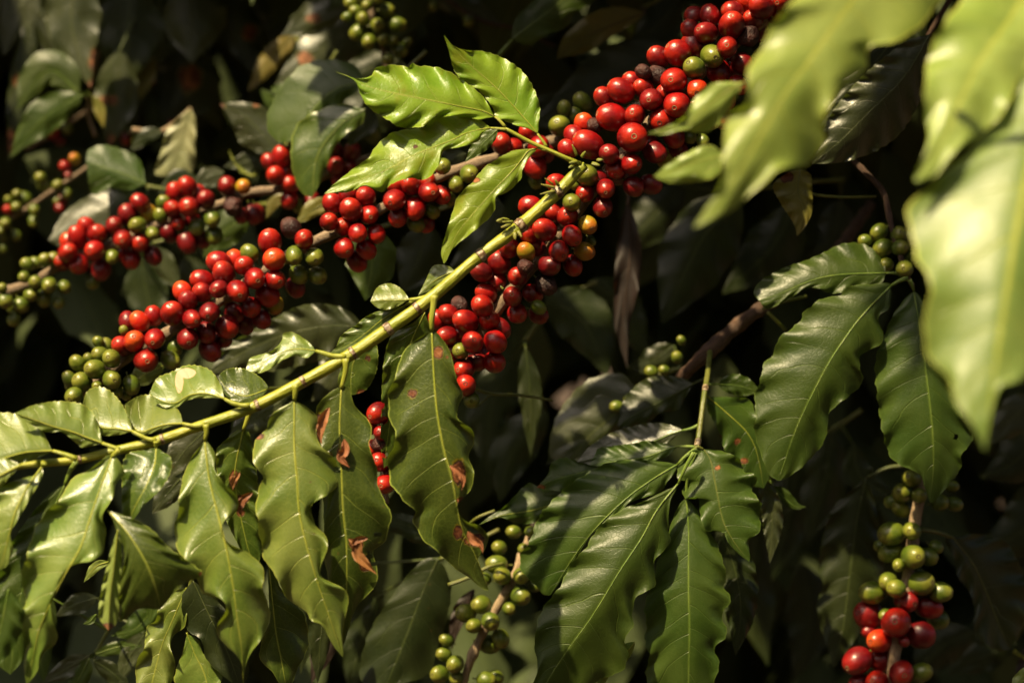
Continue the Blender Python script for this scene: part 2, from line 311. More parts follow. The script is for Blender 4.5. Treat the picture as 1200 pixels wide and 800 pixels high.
# ------------------------------------------------------------------ leaves
RIB = dict(young=M_MIDRIB, bright=M_MIDRIB, near=M_MIDRIB, nearg=M_MIDRIB, mid=M_MIDRIB, green=M_MIDRIB_G, dark=M_MIDRIB_D, grey=M_MIDRIB_D, olive=M_TWIGG, brown=M_BARK, tan=M_BARK, pale=M_TWIGG)
def prof(n):
    t = np.linspace(0, 1, n)
    return np.clip((np.sin(math.pi * t ** 0.80) ** 0.85) * (1 - 0.42 * t ** 4), 0, 1)
def leaf(parent, mid, A, B, d, kind='mid', dz=(0, 0), bow=0.0, fa=0.25, fb=0.25, wave=0.0022, nw=6.5, curl=0.0, pet=None, petr=2.3,
         rib=1.5, spots=(), pale=(), back=False, res=1.0, puck=1.0, cup=0.0, ph=None, label=None, ribmat=None, holes=(), name='leaf'):
    """one leaf. mid: midrib base->tip in photo px; A, B: each margin as px points, or a number = greatest half width in px.
       d: distance from the camera; dz: extra distance at base and tip; fa/fb: how far each margin leans away from the camera."""
    nt = int((64 if len(mid) > 3 else 48) * res); nu = max(4, int(9 * res)); s = pxm(d)
    M = spline([m[:2] for m in mid], nt)
    T = np.gradient(M, axis=0); T /= np.linalg.norm(T, axis=1)[:, None] + 1e-9
    Nn = np.stack([-T[:, 1], T[:, 0]], axis=1)
    ph = rnd.random() * 6.28 if ph is None else ph
    t = np.linspace(0, 1, nt)
    E = []
    for k, S in ((0, A), (1, B)):
        if isinstance(S, (int, float)):
            w = S * prof(nt) * (1 + 0.035 * np.sin(t * 2 * math.pi * nw + ph + k * 2.1) * np.sin(math.pi * t) + 0.04 * np.sin(t * 9 + ph * 3 + k))
            E.append(M + Nn * w[:, None] * (-1 if k == 0 else 1))
        else:
            E.append(spline([M[0]] + [q[:2] for q in S] + [M[-1]], nt))
        wk = np.linalg.norm(E[k] - M, axis=1); rip = 1 + 0.018 * np.sin(t * 2 * math.pi * nw * 2.7 + ph * 2 + k) + 0.008 * np.sin(t * 2 * math.pi * nw * 6.1 + ph + k)
        E[k] = M + (E[k] - M) * rip[:, None]
    u = np.linspace(0, 1, nu + 1); u = 1 - (1 - u) ** 1.25
    dep = d + dz[0] + (dz[1] - dz[0]) * t - bow * np.sin(math.pi * t)
    cols = []                                    # from margin A through the midrib to margin B
    env = np.sin(math.pi * np.clip(t, 0, 1)) ** 0.6
    Lpx = np.linalg.norm(np.diff(M, axis=0), axis=1).sum()
    if kind in ('dark', 'grey', 'olive', 'brown') and puck == 1.0: puck = 0.45; wave = wave * .8
    wave = wave * min(1.0, Lpx / 170.0); nw = nw * min(1.0, 0.5 + Lpx / 320.0) * (1 + 0.12 * math.sin(ph * 5))
    nvs = min(1.1, max(0.34, Lpx / 230.0)); puck = puck * min(1.0, Lpx / 150.0)
    nvs = nvs * (1 + 0.08 * math.sin(ph * 3))
    tj = t * nvs + 0.030 * np.sin(9.0 * t + ph) + 0.016 * np.sin(23.0 * t + ph * 2)
    sgn = -1.0 if back else 1.0
    grid = []; uvs = []
    for k, (Ed, f) in enumerate(((E[0], fa), (E[1], fb))):
        wpx = np.linalg.norm(Ed - M, axis=1)
        for uu in u:
            if k == 1 and uu == 0: continue
            XY = M * (1 - uu) + Ed * uu
            phs = t - KV * uu ** 1.35
            D = dep + f * wpx * s * (uu ** (1.0 + cup))
            D = D + wave * env * uu ** 2.4 * 1.45 * np.sin(2 * math.pi * nw * phs + ph + k * 1.7) * np.minimum(1, wpx / 12.0)
            D = D + 0.22 * wave * env * uu ** 3 * np.sin(2 * math.pi * nw * 2.3 * phs + ph * 2 + k)
            b = np.abs(np.sin(math.pi * (NV * (tj - KV * uu ** 1.35) + (0.16 if k else -0.16)))) ** 1.3
            D = D - sgn * puck * 0.00036 * b * (4 * uu * (1 - uu)) ** 0.7 * np.minimum(1, wpx / 30.0)
            D = D + 0.0011 * env * uu * np.sin(5.3 * t * (1 + 0.3 * k) + ph * 3 + 4 * uu) * np.minimum(1, wpx / 20.0)
            D = D + sgn * 0.0010 * np.exp(-(uu * wpx / 5.0) ** 2)
            if curl: D = D + curl * np.clip(t - 0.6, 0, 1) ** 2 * uu * 0.05
            x = (XY[:, 0] - 600) * pxm(1) * D; z = CZ - (XY[:, 1] - 400) * pxm(1) * D
            grid.append((k, uu, np.stack([x, D - D0, z], axis=1)))
    side0 = [g_ for g_ in grid if g_[0] == 0][::-1]; side1 = [g_ for g_ in grid if g_[0] == 1]
    allc = side0 + side1; nc = len(allc)
    V = np.stack([c[2] for c in allc], axis=1)   # nt x nc x 3
    U = np.array([(-c[1] if c[0] == 0 else c[1]) for c in allc])
    V2 = V.reshape(-1, 3)
    i = np.arange(nt - 1)[:, None] * nc; j = np.arange(nc - 1)[None, :]
    F = np.stack([i + j, i + j + 1, i + nc + j + 1, i + nc + j], axis=-1).reshape(-1, 4)
    e1 = V[nt // 2, -1] - V[nt // 2, 0]; e2 = V[nt * 2 // 3, nc // 2] - V[nt // 3, nc // 2]
    if (np.cross(e1, e2)[1] > 0) != back: F = F[:, ::-1]
    if holes:
        cx = V2[F].mean(axis=1); hx = cx[:, 0] / ((cx[:, 1] + D0) * pxm(1)) + 600; hy = (CZ - cx[:, 2]) / ((cx[:, 1] + D0) * pxm(1)) + 400
        keep = np.ones(len(F), dtype=bool)
        for h in holes: keep &= ((hx - h[0]) ** 2 + (hy - h[1]) ** 2) > h[2] ** 2
        F = F[keep]
    me = bpy.data.meshes.new(name)
    me.from_pydata(V2.tolist(), [], F.tolist())
    me.polygons.foreach_set('use_smooth', [True] * len(F))
    uvl = me.uv_layers.new(name='UVMap'); vi = np.empty(len(me.loops), dtype=np.int32); me.loops.foreach_get('vertex_index', vi)
    uv = np.stack([U[vi % nc] * 0.5 + 0.5, tj[vi // nc]], axis=1).astype(np.float32); uvl.data.foreach_set('uv', uv.ravel())
    sx = V2[:, 0] / ((V2[:, 1] + D0) * pxm(1)) + 600; sy = (CZ - V2[:, 2]) / ((V2[:, 1] + D0) * pxm(1)) + 400
    for nm, ss in (('blight', spots), ('pale', pale)):
        f = np.zeros(len(V2))
        for q in ss:
            rx, ry = q[2], (q[3] if len(q) > 3 else q[2])
            f = np.maximum(f, np.exp(-0.69 * (((sx - q[0]) / rx) ** 2 + ((sy - q[1]) / ry) ** 2)))
        at = me.attributes.new(nm, 'FLOAT', 'POINT'); at.data.foreach_set('value', f.astype(np.float32))
    me.materials.append(LM[kind])
    o = link_mesh(name, me, parent)
    if label: o['label'] = label
    rm = ribmat or RIB[kind]
    if rib:
        c = V[:, nc // 2].copy(); off = np.array((0, 0.0001 if not back else -0.0001, 0))
        idx = np.linspace(0, nt - 2, 14).astype(int)
        W = [c[k] + off for k in idx]; rr = [rib * 0.55 * s * (1 - 0.8 * (k / nt)) for k in idx]
        m2 = tube_mesh('midrib', W, rr, rm, seg=6, n=int(40 * res))
        ro = link_mesh('midrib', m2, None); ro.parent = o; ro.matrix_parent_inverse = Matrix.Identity(4)
    if pet:
        W = [P(q[0], q[1], d + dz[0] + (q[2] if len(q) > 2 else 0)) for q in pet] + [Vector(V[0, nc // 2]) + Vector((0, -0.0002, 0))]
        n = len(W); rr = [petr * 0.92 * s * (1.2 if k == 0 else 1.0 - (0.55 if k == n - 1 else 0.2) * k / n) for k in range(n)]
        m3 = tube_mesh('petiole', W, rr, rm, seg=8)
        po = link_mesh('petiole', m3, None); po.parent = o; po.matrix_parent_inverse = Matrix.Identity(4)
    return o

# ------------------------------------------------------------------ cherries
def cherry_base(code):
    nu_, nv_ = (28, 18); V = []; F = []
    ptsr = []
    wr = 0.10 if code == 'b' else 0.0
    rr = random.Random(ord(code))
    lob = [rr.random() * 6.28 for _ in range(6)]
    for i in range(nv_ + 1):
        th = math.pi * i / nv_
        for j in range(nu_):
            ph = 2 * math.pi * j / nu_
            r = 1.0 + 0.018 * math.cos(2 * ph + lob[0]) * math.sin(th)
            if wr: r += wr * (math.sin(3 * ph + lob[1] + 2 * th) * 0.5 + math.sin(5 * ph + 3 * th + lob[2]) * 0.3) * math.sin(th)
            z = 1.12 * math.cos(th) * r; x = math.sin(th) * r
            x = x * (1 - 0.04 * math.cos(th))
            if th < 0.42: z -= 0.075 * (1 - th / 0.42) ** 1.4 * 1.0
            if th > math.pi - 0.35: z += 0.10 * (1 - (math.pi - th) / 0.35)
            V.append((x * math.cos(ph), x * math.sin(ph), z))
    for i in range(nv_):
        for j in range(nu_):
            a, b = i * nu_ + j, i * nu_ + (j + 1) % nu_
            F.append((a, a + nu_, b + nu_, b))
    return mesh_np('cherry', V, F, CM[code])
def navel_base(mat):
    V = []; F = []; prof_ = [(0.0, 1.03), (0.06, 1.035), (0.10, 1.03), (0.125, 1.07), (0.165, 1.085), (0.20, 1.06), (0.245, 1.00)]
    k = 12
    for (r, z) in prof_:
        for j in range(k):
            a = 2 * math.pi * j / k; w = 1 + 0.06 * math.sin(3 * a)
            V.append((r * w * math.cos(a), r * w * math.sin(a), z + (0.012 * math.sin(5 * a) if 0.1 < r < 0.17 else 0)))
    for i in range(len(prof_) - 1):
        for j in range(k):
            a, b = i * k + j, i * k + (j + 1) % k
            F.append((a, b, b + k, a + k))
    return mesh_np('navel', V, F, mat)
def stalk_base(mat):
    V = []; F = []; k = 8; pr_ = [(0.17, -0.98), (0.10, -1.05), (0.085, -1.2), (0.09, -1.42), (0.11, -1.55)]
    for (r, z) in pr_:
        for j in range(k):
            a = 2 * math.pi * j / k; V.append((r * math.cos(a) + 0.03 * (z + 1), r * math.sin(a), z))
    for i in range(len(pr_) - 1):
        for j in range(k):
            a, b = i * k + j, i * k + (j + 1) % k; F.append((a, a + k, b + k, b))
    return mesh_np('stalk', V, F, mat)
CB = {c: cherry_base(c) for c in CM}
NB, NBD, SB = navel_base(M_NAVEL), navel_base(M_NAVELD), stalk_base(M_TWIGG)
CNAME = dict(r='cherry', o='cherry', m='cherry', g='unripe_cherry', y='unripe_cherry', b='dried_cherry')
for c, n_ in CNAME.items():
    CB[c].name = n_

def cherries(parent, axis, d, spec, x0=0, y0=0, sc=1.0, ring=22, small=False, cap=34, store=None, rscale=1.0, rmin=0):
    """axis: the twig in photo px (x, y, depth offset); spec: 'code x y r' front ones first, read off an enlarged crop at x0, y0, scale sc"""
    ax = spline([(a[0], a[1], a[2] if len(a) > 2 else 0.0) for a in axis], 160)
    placed = store if store is not None else []
    for line in spec.replace('\n', ';').split(';'):
        w = line.split()
        if len(w) < 4: continue
        c = w[0]; x = x0 + float(w[1]) / sc; y = y0 + float(w[2]) / sc; r = float(w[3]) / sc * rscale
        if c in 'rom': r = max(r, rmin * rnd.uniform(.93, 1.07))
        q2 = (ax[:, 0] - x) ** 2 + (ax[:, 1] - y) ** 2; k = int(np.argmin(q2)); q = math.sqrt(q2[k]); ya = d + ax[k, 2]
        s = pxm(ya)
        dep = ya - math.sqrt(max(0.0, ring * ring - q * q)) * s if len(w) < 5 else ya + float(w[4]) * s
        for (px_, py_, pr_, pd_) in placed:
            dx = math.hypot(px_ - x, py_ - y); R_ = (pr_ + r) * 0.90
            if dx < R_:
                need = pd_ + math.sqrt(R_ * R_ - dx * dx) * s
                if dep < need and dep > pd_ - (need - pd_): dep = need
        dep = min(dep, ya + cap * s)
        placed.append((x, y, r, dep))
        pos = P(x, y, dep); a0 = P(ax[k, 0], ax[k, 1], ya + 0.004)
        v = (pos - a0)
        v = v.normalized() if v.length > 1e-5 else Vector((0, -1, 0))
        v = (v + Vector((rnd.uniform(-.5, .5), rnd.uniform(-.75, .15), rnd.uniform(-.55, .35)))).normalized()
        o = bpy.data.objects.new(CNAME[c], CB[c]); C.objects.link(o)
        rr = r * pxm(dep) * 0.985
        Mx = Matrix.Translation(pos) @ v.to_track_quat('Z', 'Y').to_matrix().to_4x4() @ Matrix.Rotation(rnd.random() * 6.28, 4, 'Z') @ Matrix.Diagonal((rr * rnd.uniform(.90, 1.02), rr * rnd.uniform(.92, 1.03), rr * rnd.uniform(.95, 1.12), 1))
        o.parent = parent; o.matrix_parent_inverse = Matrix.Translation(parent.location).inverted()
        o.matrix_basis = Mx
        if c in ('b', 'm') and False: pass
        if not small:
            for nm, me in (('navel', NBD if (c in 'bg' or rnd.random() < .35) else NB), ('stalk', SB)):
                e = bpy.data.objects.new(nm, me); C.objects.link(e); e.parent = o
    return placed

def branch(name, label, loc, cat='branch', group=None):
    t = empty(name, P(*loc)); tag(t, label, cat, group); return t
SKY, SUNE, EXPO = 0.05, 5.0, 0.98

# ================================================================== A: the lit green shoot with the young leaves
A = branch('coffee_shoot', 'thick yellow-green shoot crossing from the lower left, four bright young leaves at its tip', (300, 480, 1.06), 'shoot')
dA = 1.065
def AD(x): return (x - 690) / 690.0 * 0.05        # the shoot comes a little nearer to the left
stemA = [(-40, 552, AD(-40), 4), (0, 549, AD(0), 4.2), (43, 543, AD(43), 4.6), (88, 539, AD(88), 5), (139, 527, AD(139), 5.4), (182, 517, AD(182), 5.8), (240, 497, AD(240), 6), (292, 479, AD(292), 6.4),
         (346, 452, AD(346), 6.8), (405, 419, AD(405), 7.2), (447, 391, AD(447), 7.4), (483, 366, AD(483), 7.4), (510, 345, AD(510), 7.2), (560, 302, AD(560), 6.8), (607, 267, AD(607), 7.4), (655, 224, AD(655), 7.2), (676, 202, AD(676), 6.6), (686, 194, AD(686), 5)]
L_ = [0]
for a, b in zip(stemA[:-1], stemA[1:]): L_.append(L_[-1] + math.hypot(b[0] - a[0], b[1] - a[1]))
def sA(x):
    for i in range(len(stemA) - 1):
        if stemA[i][0] <= x <= stemA[i + 1][0]:
            return (L_[i] + (x - stemA[i][0]) / (stemA[i + 1][0] - stemA[i][0]) * (L_[i + 1] - L_[i])) / L_[-1]
tube_px('stem', stemA, M_STEM, A, dA, 6, seg=16, n=260, wob=0.02,
        scars=[(sA(447), .0022, .12), (sA(559), .0026, .20), (sA(607), .0026, .22), (sA(652), .0022, .12), (sA(292), .0012, .06), (sA(182), .0012, .06), (sA(405), .0012, .10), (sA(346), .0012, .06), (sA(482), .0015, .03), (sA(88), .0012, .08)])
# stipules and flower buds at the joints
def bud(parent, x, y, ax, ay, L, r, d, mat=M_BUD, name='bud'):
    pts = [(x, y, 0, r), (x + ax * L * .5, y + ay * L * .5, -.001, r * .95), (x + ax * L, y + ay * L, -.002, r * .35)]
    return tube_px(name, pts, mat, parent, d, r, seg=7, n=8)
for (x, y, ax, ay, L, r) in [(650, 220, -1, -.25, 16, 1.8), (650, 224, -.95, .2, 18, 1.7), (648, 216, -.8, -.6, 12, 1.3), (655, 218, -.5, -.8, 9, 2), (660, 222, .4, -.5, 8, 2),
                          (601, 260, -1, 0, 13, 2.0), (596, 258, -1, -.3, 8, 2.0), (598, 263, -.9, .3, 12, 2.2), (603, 273, .1, 1, 8, 2.6), (607, 271, .5, .8, 9, 2.2), (588, 258, -1, .2, 6, 2.6),
                          (676, 190, -1, .1, 9, 2.4), (682, 184, .5, -.8, 8, 2.4), (676, 182, -.4, -.9, 14, 1.8), (694, 192, .9, .2, 10, 2.6), (700, 188, .9, -.1, 7, 2.2), (672, 194, -.8, .4, 7, 2.2)]:
    bud(A, x, y, ax, ay, L, r, dA + AD(x) - .004)
dY = 1.06
tube_px('twig', [(680, 193, 0.004, 3.6), (665, 186, 0, 2.6), (645, 177, 0, 2.4), (620, 166, 0, 2.3), (600, 155, 0, 2.2), (592, 151, 0, 1.8)], M_MIDRIB, A, dY, 2.4, seg=8)
# four young leaves
leaf(A, [(630,157),(620,145),(602,125),(580,102),(552,77),(535,60),(520,41)], [(622,152),(605,147),(582,137),(577,126),(562,107),(542,94),(532,82),(526,60)],
     [(632,140),(632,122),(622,97),(607,79),(585,66),(565,60),(547,59),(532,54)], dY, 'young', dz=(0.004, -0.004), bow=-0.004, fa=.1, fb=.4, wave=.0013, pet=[(641,173),(636,165)], petr=1.9, puck=.5,
     label='upright young leaf with yellow mottling')
leaf(A, [(580,137),(565,130),(540,125),(510,119),(485,114),(452,107),(427,100),(412,91),(392,84)], [(562,140),(540,137),(520,137),(500,147),(472,150),(452,139),(432,126),(422,110),(415,94)],
     [(577,132),(565,112),(540,92),(530,86),(512,79),(490,77),(482,74),(479,79),(462,76),(440,80),(435,89),(417,92)], dY, 'young', dz=(0.002, -.012), bow=.006, fa=-.05, fb=.55, wave=.0030, nw=5.5, pet=[(592,149),(586,142)], petr=1.9)
leaf(A, [(575,150),(552,154),(535,162),(510,172),(485,182),(460,196),(427,209),(390,222),(380,227)], [(565,157),(560,166),(540,172),(520,177),(515,192),(500,210),(480,209),(460,215),(447,225),(427,217),(410,225),(392,226)],
     [(565,142),(550,137),(532,134),(512,136),(497,149),(475,152),(457,157),(440,172),(432,185),(415,197),(390,217)], dY - .006, 'young', dz=(0.006, -.010), bow=.004, fa=-.1, fb=.6, wave=.0030, nw=5.5, pet=[(594,152),(585,151)], petr=1.8,
     spots=[(487,172,3.2)])
leaf(A, [(630,174),(620,176),(605,195),(580,222),(555,250),(535,275),(520,309)], [(605,176),(590,182),(567,197),(555,212),(537,230),(530,250),(522,275),(517,295)],
     [(619,187),(612,200),(610,210),(595,225),(581,231),(580,245),(572,257),(550,275),(532,290),(522,307)], dY - .004, 'young', dz=(0.004, -.008), bow=.003, fa=.25, fb=.25, wave=.0020, nw=4, pet=[(641,176),(636,175)], petr=1.7, puck=.5,
     spots=[(558,211,5,3)], pale=())
leaf(A, [(583,152),(570,164),(558,176),(545,190)], 9, 11, 1.10, 'green', fb=.6, res=.7, rib=1)
# upper row of leaves on the shoot: seen over their lit upper sides
def AL(x): return dA + AD(x)
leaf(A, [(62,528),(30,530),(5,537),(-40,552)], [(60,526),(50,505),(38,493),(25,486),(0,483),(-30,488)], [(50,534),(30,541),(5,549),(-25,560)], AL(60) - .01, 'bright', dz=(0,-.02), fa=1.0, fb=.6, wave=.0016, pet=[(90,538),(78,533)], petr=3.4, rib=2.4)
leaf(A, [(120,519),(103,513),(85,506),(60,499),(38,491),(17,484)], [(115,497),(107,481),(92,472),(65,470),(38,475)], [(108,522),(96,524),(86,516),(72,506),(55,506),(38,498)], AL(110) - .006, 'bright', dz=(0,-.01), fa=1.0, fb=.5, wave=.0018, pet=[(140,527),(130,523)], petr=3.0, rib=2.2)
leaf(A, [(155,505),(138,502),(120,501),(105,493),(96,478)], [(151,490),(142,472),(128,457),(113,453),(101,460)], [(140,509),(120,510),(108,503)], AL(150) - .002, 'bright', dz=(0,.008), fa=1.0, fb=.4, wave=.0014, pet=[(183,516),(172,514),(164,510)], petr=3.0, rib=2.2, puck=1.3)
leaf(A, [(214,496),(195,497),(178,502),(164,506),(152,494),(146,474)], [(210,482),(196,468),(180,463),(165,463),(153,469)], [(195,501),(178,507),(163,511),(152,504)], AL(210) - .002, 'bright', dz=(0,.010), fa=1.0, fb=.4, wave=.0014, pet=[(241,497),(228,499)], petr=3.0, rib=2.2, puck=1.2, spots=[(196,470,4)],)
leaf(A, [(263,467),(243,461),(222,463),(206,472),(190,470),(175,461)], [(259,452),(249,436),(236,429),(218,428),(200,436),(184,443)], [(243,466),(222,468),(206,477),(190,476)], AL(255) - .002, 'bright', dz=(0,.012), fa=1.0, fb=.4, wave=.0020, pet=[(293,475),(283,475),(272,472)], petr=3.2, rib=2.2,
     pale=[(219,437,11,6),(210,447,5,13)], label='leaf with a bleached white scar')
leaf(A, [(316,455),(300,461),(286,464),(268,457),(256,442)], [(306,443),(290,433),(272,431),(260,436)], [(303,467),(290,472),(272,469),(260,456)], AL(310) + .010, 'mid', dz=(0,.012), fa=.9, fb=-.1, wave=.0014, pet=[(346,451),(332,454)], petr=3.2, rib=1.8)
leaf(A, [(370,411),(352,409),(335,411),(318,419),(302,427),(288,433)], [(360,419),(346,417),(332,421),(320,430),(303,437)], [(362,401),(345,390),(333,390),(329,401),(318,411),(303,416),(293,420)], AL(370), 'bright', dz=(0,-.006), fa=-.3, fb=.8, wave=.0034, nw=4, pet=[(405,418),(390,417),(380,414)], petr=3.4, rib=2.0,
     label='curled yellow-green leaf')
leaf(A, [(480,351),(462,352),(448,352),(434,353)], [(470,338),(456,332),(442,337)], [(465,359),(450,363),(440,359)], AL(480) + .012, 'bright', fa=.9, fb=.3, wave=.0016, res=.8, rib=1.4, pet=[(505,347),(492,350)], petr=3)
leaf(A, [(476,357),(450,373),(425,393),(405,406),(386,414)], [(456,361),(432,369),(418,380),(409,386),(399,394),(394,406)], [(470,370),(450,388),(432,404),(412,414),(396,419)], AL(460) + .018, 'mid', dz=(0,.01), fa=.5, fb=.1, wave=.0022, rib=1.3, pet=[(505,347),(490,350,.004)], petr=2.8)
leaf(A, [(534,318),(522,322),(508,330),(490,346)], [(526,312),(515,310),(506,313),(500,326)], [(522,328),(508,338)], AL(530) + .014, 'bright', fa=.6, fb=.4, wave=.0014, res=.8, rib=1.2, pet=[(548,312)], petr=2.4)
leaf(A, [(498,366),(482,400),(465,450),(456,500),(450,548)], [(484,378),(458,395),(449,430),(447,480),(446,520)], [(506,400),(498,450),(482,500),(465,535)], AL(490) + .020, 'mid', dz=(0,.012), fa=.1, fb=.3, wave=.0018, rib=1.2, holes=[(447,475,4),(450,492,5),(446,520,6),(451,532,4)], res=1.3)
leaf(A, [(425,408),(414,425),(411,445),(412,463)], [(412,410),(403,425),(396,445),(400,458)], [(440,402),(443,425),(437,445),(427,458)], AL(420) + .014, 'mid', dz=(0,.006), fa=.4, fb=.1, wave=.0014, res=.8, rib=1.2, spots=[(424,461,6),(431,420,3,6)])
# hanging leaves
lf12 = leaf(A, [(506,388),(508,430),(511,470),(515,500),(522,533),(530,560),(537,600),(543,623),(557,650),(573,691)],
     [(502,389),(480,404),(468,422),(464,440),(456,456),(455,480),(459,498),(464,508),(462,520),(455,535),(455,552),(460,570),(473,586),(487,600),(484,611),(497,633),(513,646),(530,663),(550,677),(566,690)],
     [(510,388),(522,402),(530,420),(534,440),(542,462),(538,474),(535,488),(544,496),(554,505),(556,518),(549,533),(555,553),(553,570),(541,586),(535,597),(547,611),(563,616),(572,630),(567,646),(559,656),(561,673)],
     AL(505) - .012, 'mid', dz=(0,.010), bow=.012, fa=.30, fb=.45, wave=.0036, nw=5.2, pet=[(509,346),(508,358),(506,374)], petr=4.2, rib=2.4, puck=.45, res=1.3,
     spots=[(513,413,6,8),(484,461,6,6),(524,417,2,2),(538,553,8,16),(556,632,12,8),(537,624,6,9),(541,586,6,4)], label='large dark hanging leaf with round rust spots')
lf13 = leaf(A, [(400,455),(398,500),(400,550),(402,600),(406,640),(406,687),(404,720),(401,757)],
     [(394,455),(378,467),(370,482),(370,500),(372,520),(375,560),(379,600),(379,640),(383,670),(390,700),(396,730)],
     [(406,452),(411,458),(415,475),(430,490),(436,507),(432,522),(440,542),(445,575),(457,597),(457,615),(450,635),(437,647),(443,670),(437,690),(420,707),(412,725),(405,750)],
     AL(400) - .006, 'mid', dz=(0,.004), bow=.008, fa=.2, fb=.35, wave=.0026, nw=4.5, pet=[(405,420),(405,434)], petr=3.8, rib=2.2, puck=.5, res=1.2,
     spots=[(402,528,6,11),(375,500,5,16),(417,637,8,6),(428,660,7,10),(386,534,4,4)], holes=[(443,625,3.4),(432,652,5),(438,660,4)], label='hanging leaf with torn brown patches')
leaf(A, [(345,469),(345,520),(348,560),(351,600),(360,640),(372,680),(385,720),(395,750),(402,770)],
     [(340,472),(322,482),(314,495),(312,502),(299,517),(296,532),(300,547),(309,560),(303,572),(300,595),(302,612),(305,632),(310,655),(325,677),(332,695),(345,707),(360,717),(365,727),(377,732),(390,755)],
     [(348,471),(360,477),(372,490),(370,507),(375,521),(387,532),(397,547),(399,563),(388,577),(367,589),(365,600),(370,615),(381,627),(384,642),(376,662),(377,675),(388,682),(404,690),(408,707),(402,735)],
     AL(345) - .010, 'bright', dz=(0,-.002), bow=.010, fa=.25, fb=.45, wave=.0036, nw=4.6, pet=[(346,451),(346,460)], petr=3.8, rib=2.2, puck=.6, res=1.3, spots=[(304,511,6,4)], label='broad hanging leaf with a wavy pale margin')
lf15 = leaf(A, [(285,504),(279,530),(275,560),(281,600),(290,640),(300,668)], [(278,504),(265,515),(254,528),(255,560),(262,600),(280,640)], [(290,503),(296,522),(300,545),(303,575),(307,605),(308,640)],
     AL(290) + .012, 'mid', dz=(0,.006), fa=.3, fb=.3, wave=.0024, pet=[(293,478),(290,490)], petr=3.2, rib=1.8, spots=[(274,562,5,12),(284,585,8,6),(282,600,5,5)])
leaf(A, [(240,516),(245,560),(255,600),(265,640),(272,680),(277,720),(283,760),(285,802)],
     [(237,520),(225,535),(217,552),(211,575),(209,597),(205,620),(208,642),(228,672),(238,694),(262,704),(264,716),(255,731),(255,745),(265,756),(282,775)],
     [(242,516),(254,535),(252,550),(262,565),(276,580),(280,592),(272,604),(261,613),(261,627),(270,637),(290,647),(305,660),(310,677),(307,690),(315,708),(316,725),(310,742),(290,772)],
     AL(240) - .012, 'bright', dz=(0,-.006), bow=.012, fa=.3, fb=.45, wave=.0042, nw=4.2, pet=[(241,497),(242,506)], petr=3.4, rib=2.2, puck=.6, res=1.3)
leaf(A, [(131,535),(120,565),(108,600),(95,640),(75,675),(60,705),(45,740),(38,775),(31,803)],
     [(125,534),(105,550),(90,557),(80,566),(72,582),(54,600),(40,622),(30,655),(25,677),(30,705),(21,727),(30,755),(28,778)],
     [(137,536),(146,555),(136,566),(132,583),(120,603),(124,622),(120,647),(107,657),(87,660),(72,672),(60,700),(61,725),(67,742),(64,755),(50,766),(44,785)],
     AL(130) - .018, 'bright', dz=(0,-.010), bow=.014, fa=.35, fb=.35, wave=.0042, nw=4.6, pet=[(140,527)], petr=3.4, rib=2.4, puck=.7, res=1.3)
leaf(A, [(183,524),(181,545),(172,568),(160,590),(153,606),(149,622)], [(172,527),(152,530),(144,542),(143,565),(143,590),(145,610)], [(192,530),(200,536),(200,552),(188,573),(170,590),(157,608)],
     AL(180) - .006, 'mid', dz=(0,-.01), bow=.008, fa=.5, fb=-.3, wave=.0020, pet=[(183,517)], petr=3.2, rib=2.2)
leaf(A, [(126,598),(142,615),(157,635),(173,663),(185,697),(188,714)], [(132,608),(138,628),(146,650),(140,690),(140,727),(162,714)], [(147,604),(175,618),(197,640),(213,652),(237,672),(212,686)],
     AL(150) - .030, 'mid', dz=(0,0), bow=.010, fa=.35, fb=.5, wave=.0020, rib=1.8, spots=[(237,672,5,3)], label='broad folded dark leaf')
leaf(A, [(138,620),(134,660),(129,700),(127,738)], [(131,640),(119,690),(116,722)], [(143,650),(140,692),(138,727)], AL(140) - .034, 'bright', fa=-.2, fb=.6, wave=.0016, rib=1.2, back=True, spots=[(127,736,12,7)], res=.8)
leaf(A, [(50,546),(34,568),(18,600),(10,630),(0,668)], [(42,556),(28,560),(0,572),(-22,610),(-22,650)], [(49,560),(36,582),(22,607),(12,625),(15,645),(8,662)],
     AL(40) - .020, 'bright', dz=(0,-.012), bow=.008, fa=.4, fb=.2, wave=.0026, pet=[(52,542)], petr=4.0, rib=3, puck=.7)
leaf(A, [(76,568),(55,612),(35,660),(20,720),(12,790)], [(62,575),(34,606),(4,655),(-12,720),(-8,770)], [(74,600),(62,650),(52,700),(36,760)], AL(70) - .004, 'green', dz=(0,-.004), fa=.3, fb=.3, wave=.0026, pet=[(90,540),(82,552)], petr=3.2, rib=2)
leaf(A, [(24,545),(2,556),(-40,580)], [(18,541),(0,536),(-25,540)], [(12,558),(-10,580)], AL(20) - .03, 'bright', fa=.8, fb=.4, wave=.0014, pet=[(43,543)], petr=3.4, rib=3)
leaf(A, [(10,690),(2,730),(-12,790)], 26, 18, AL(10) - .03, 'green', wave=.002, rib=2)

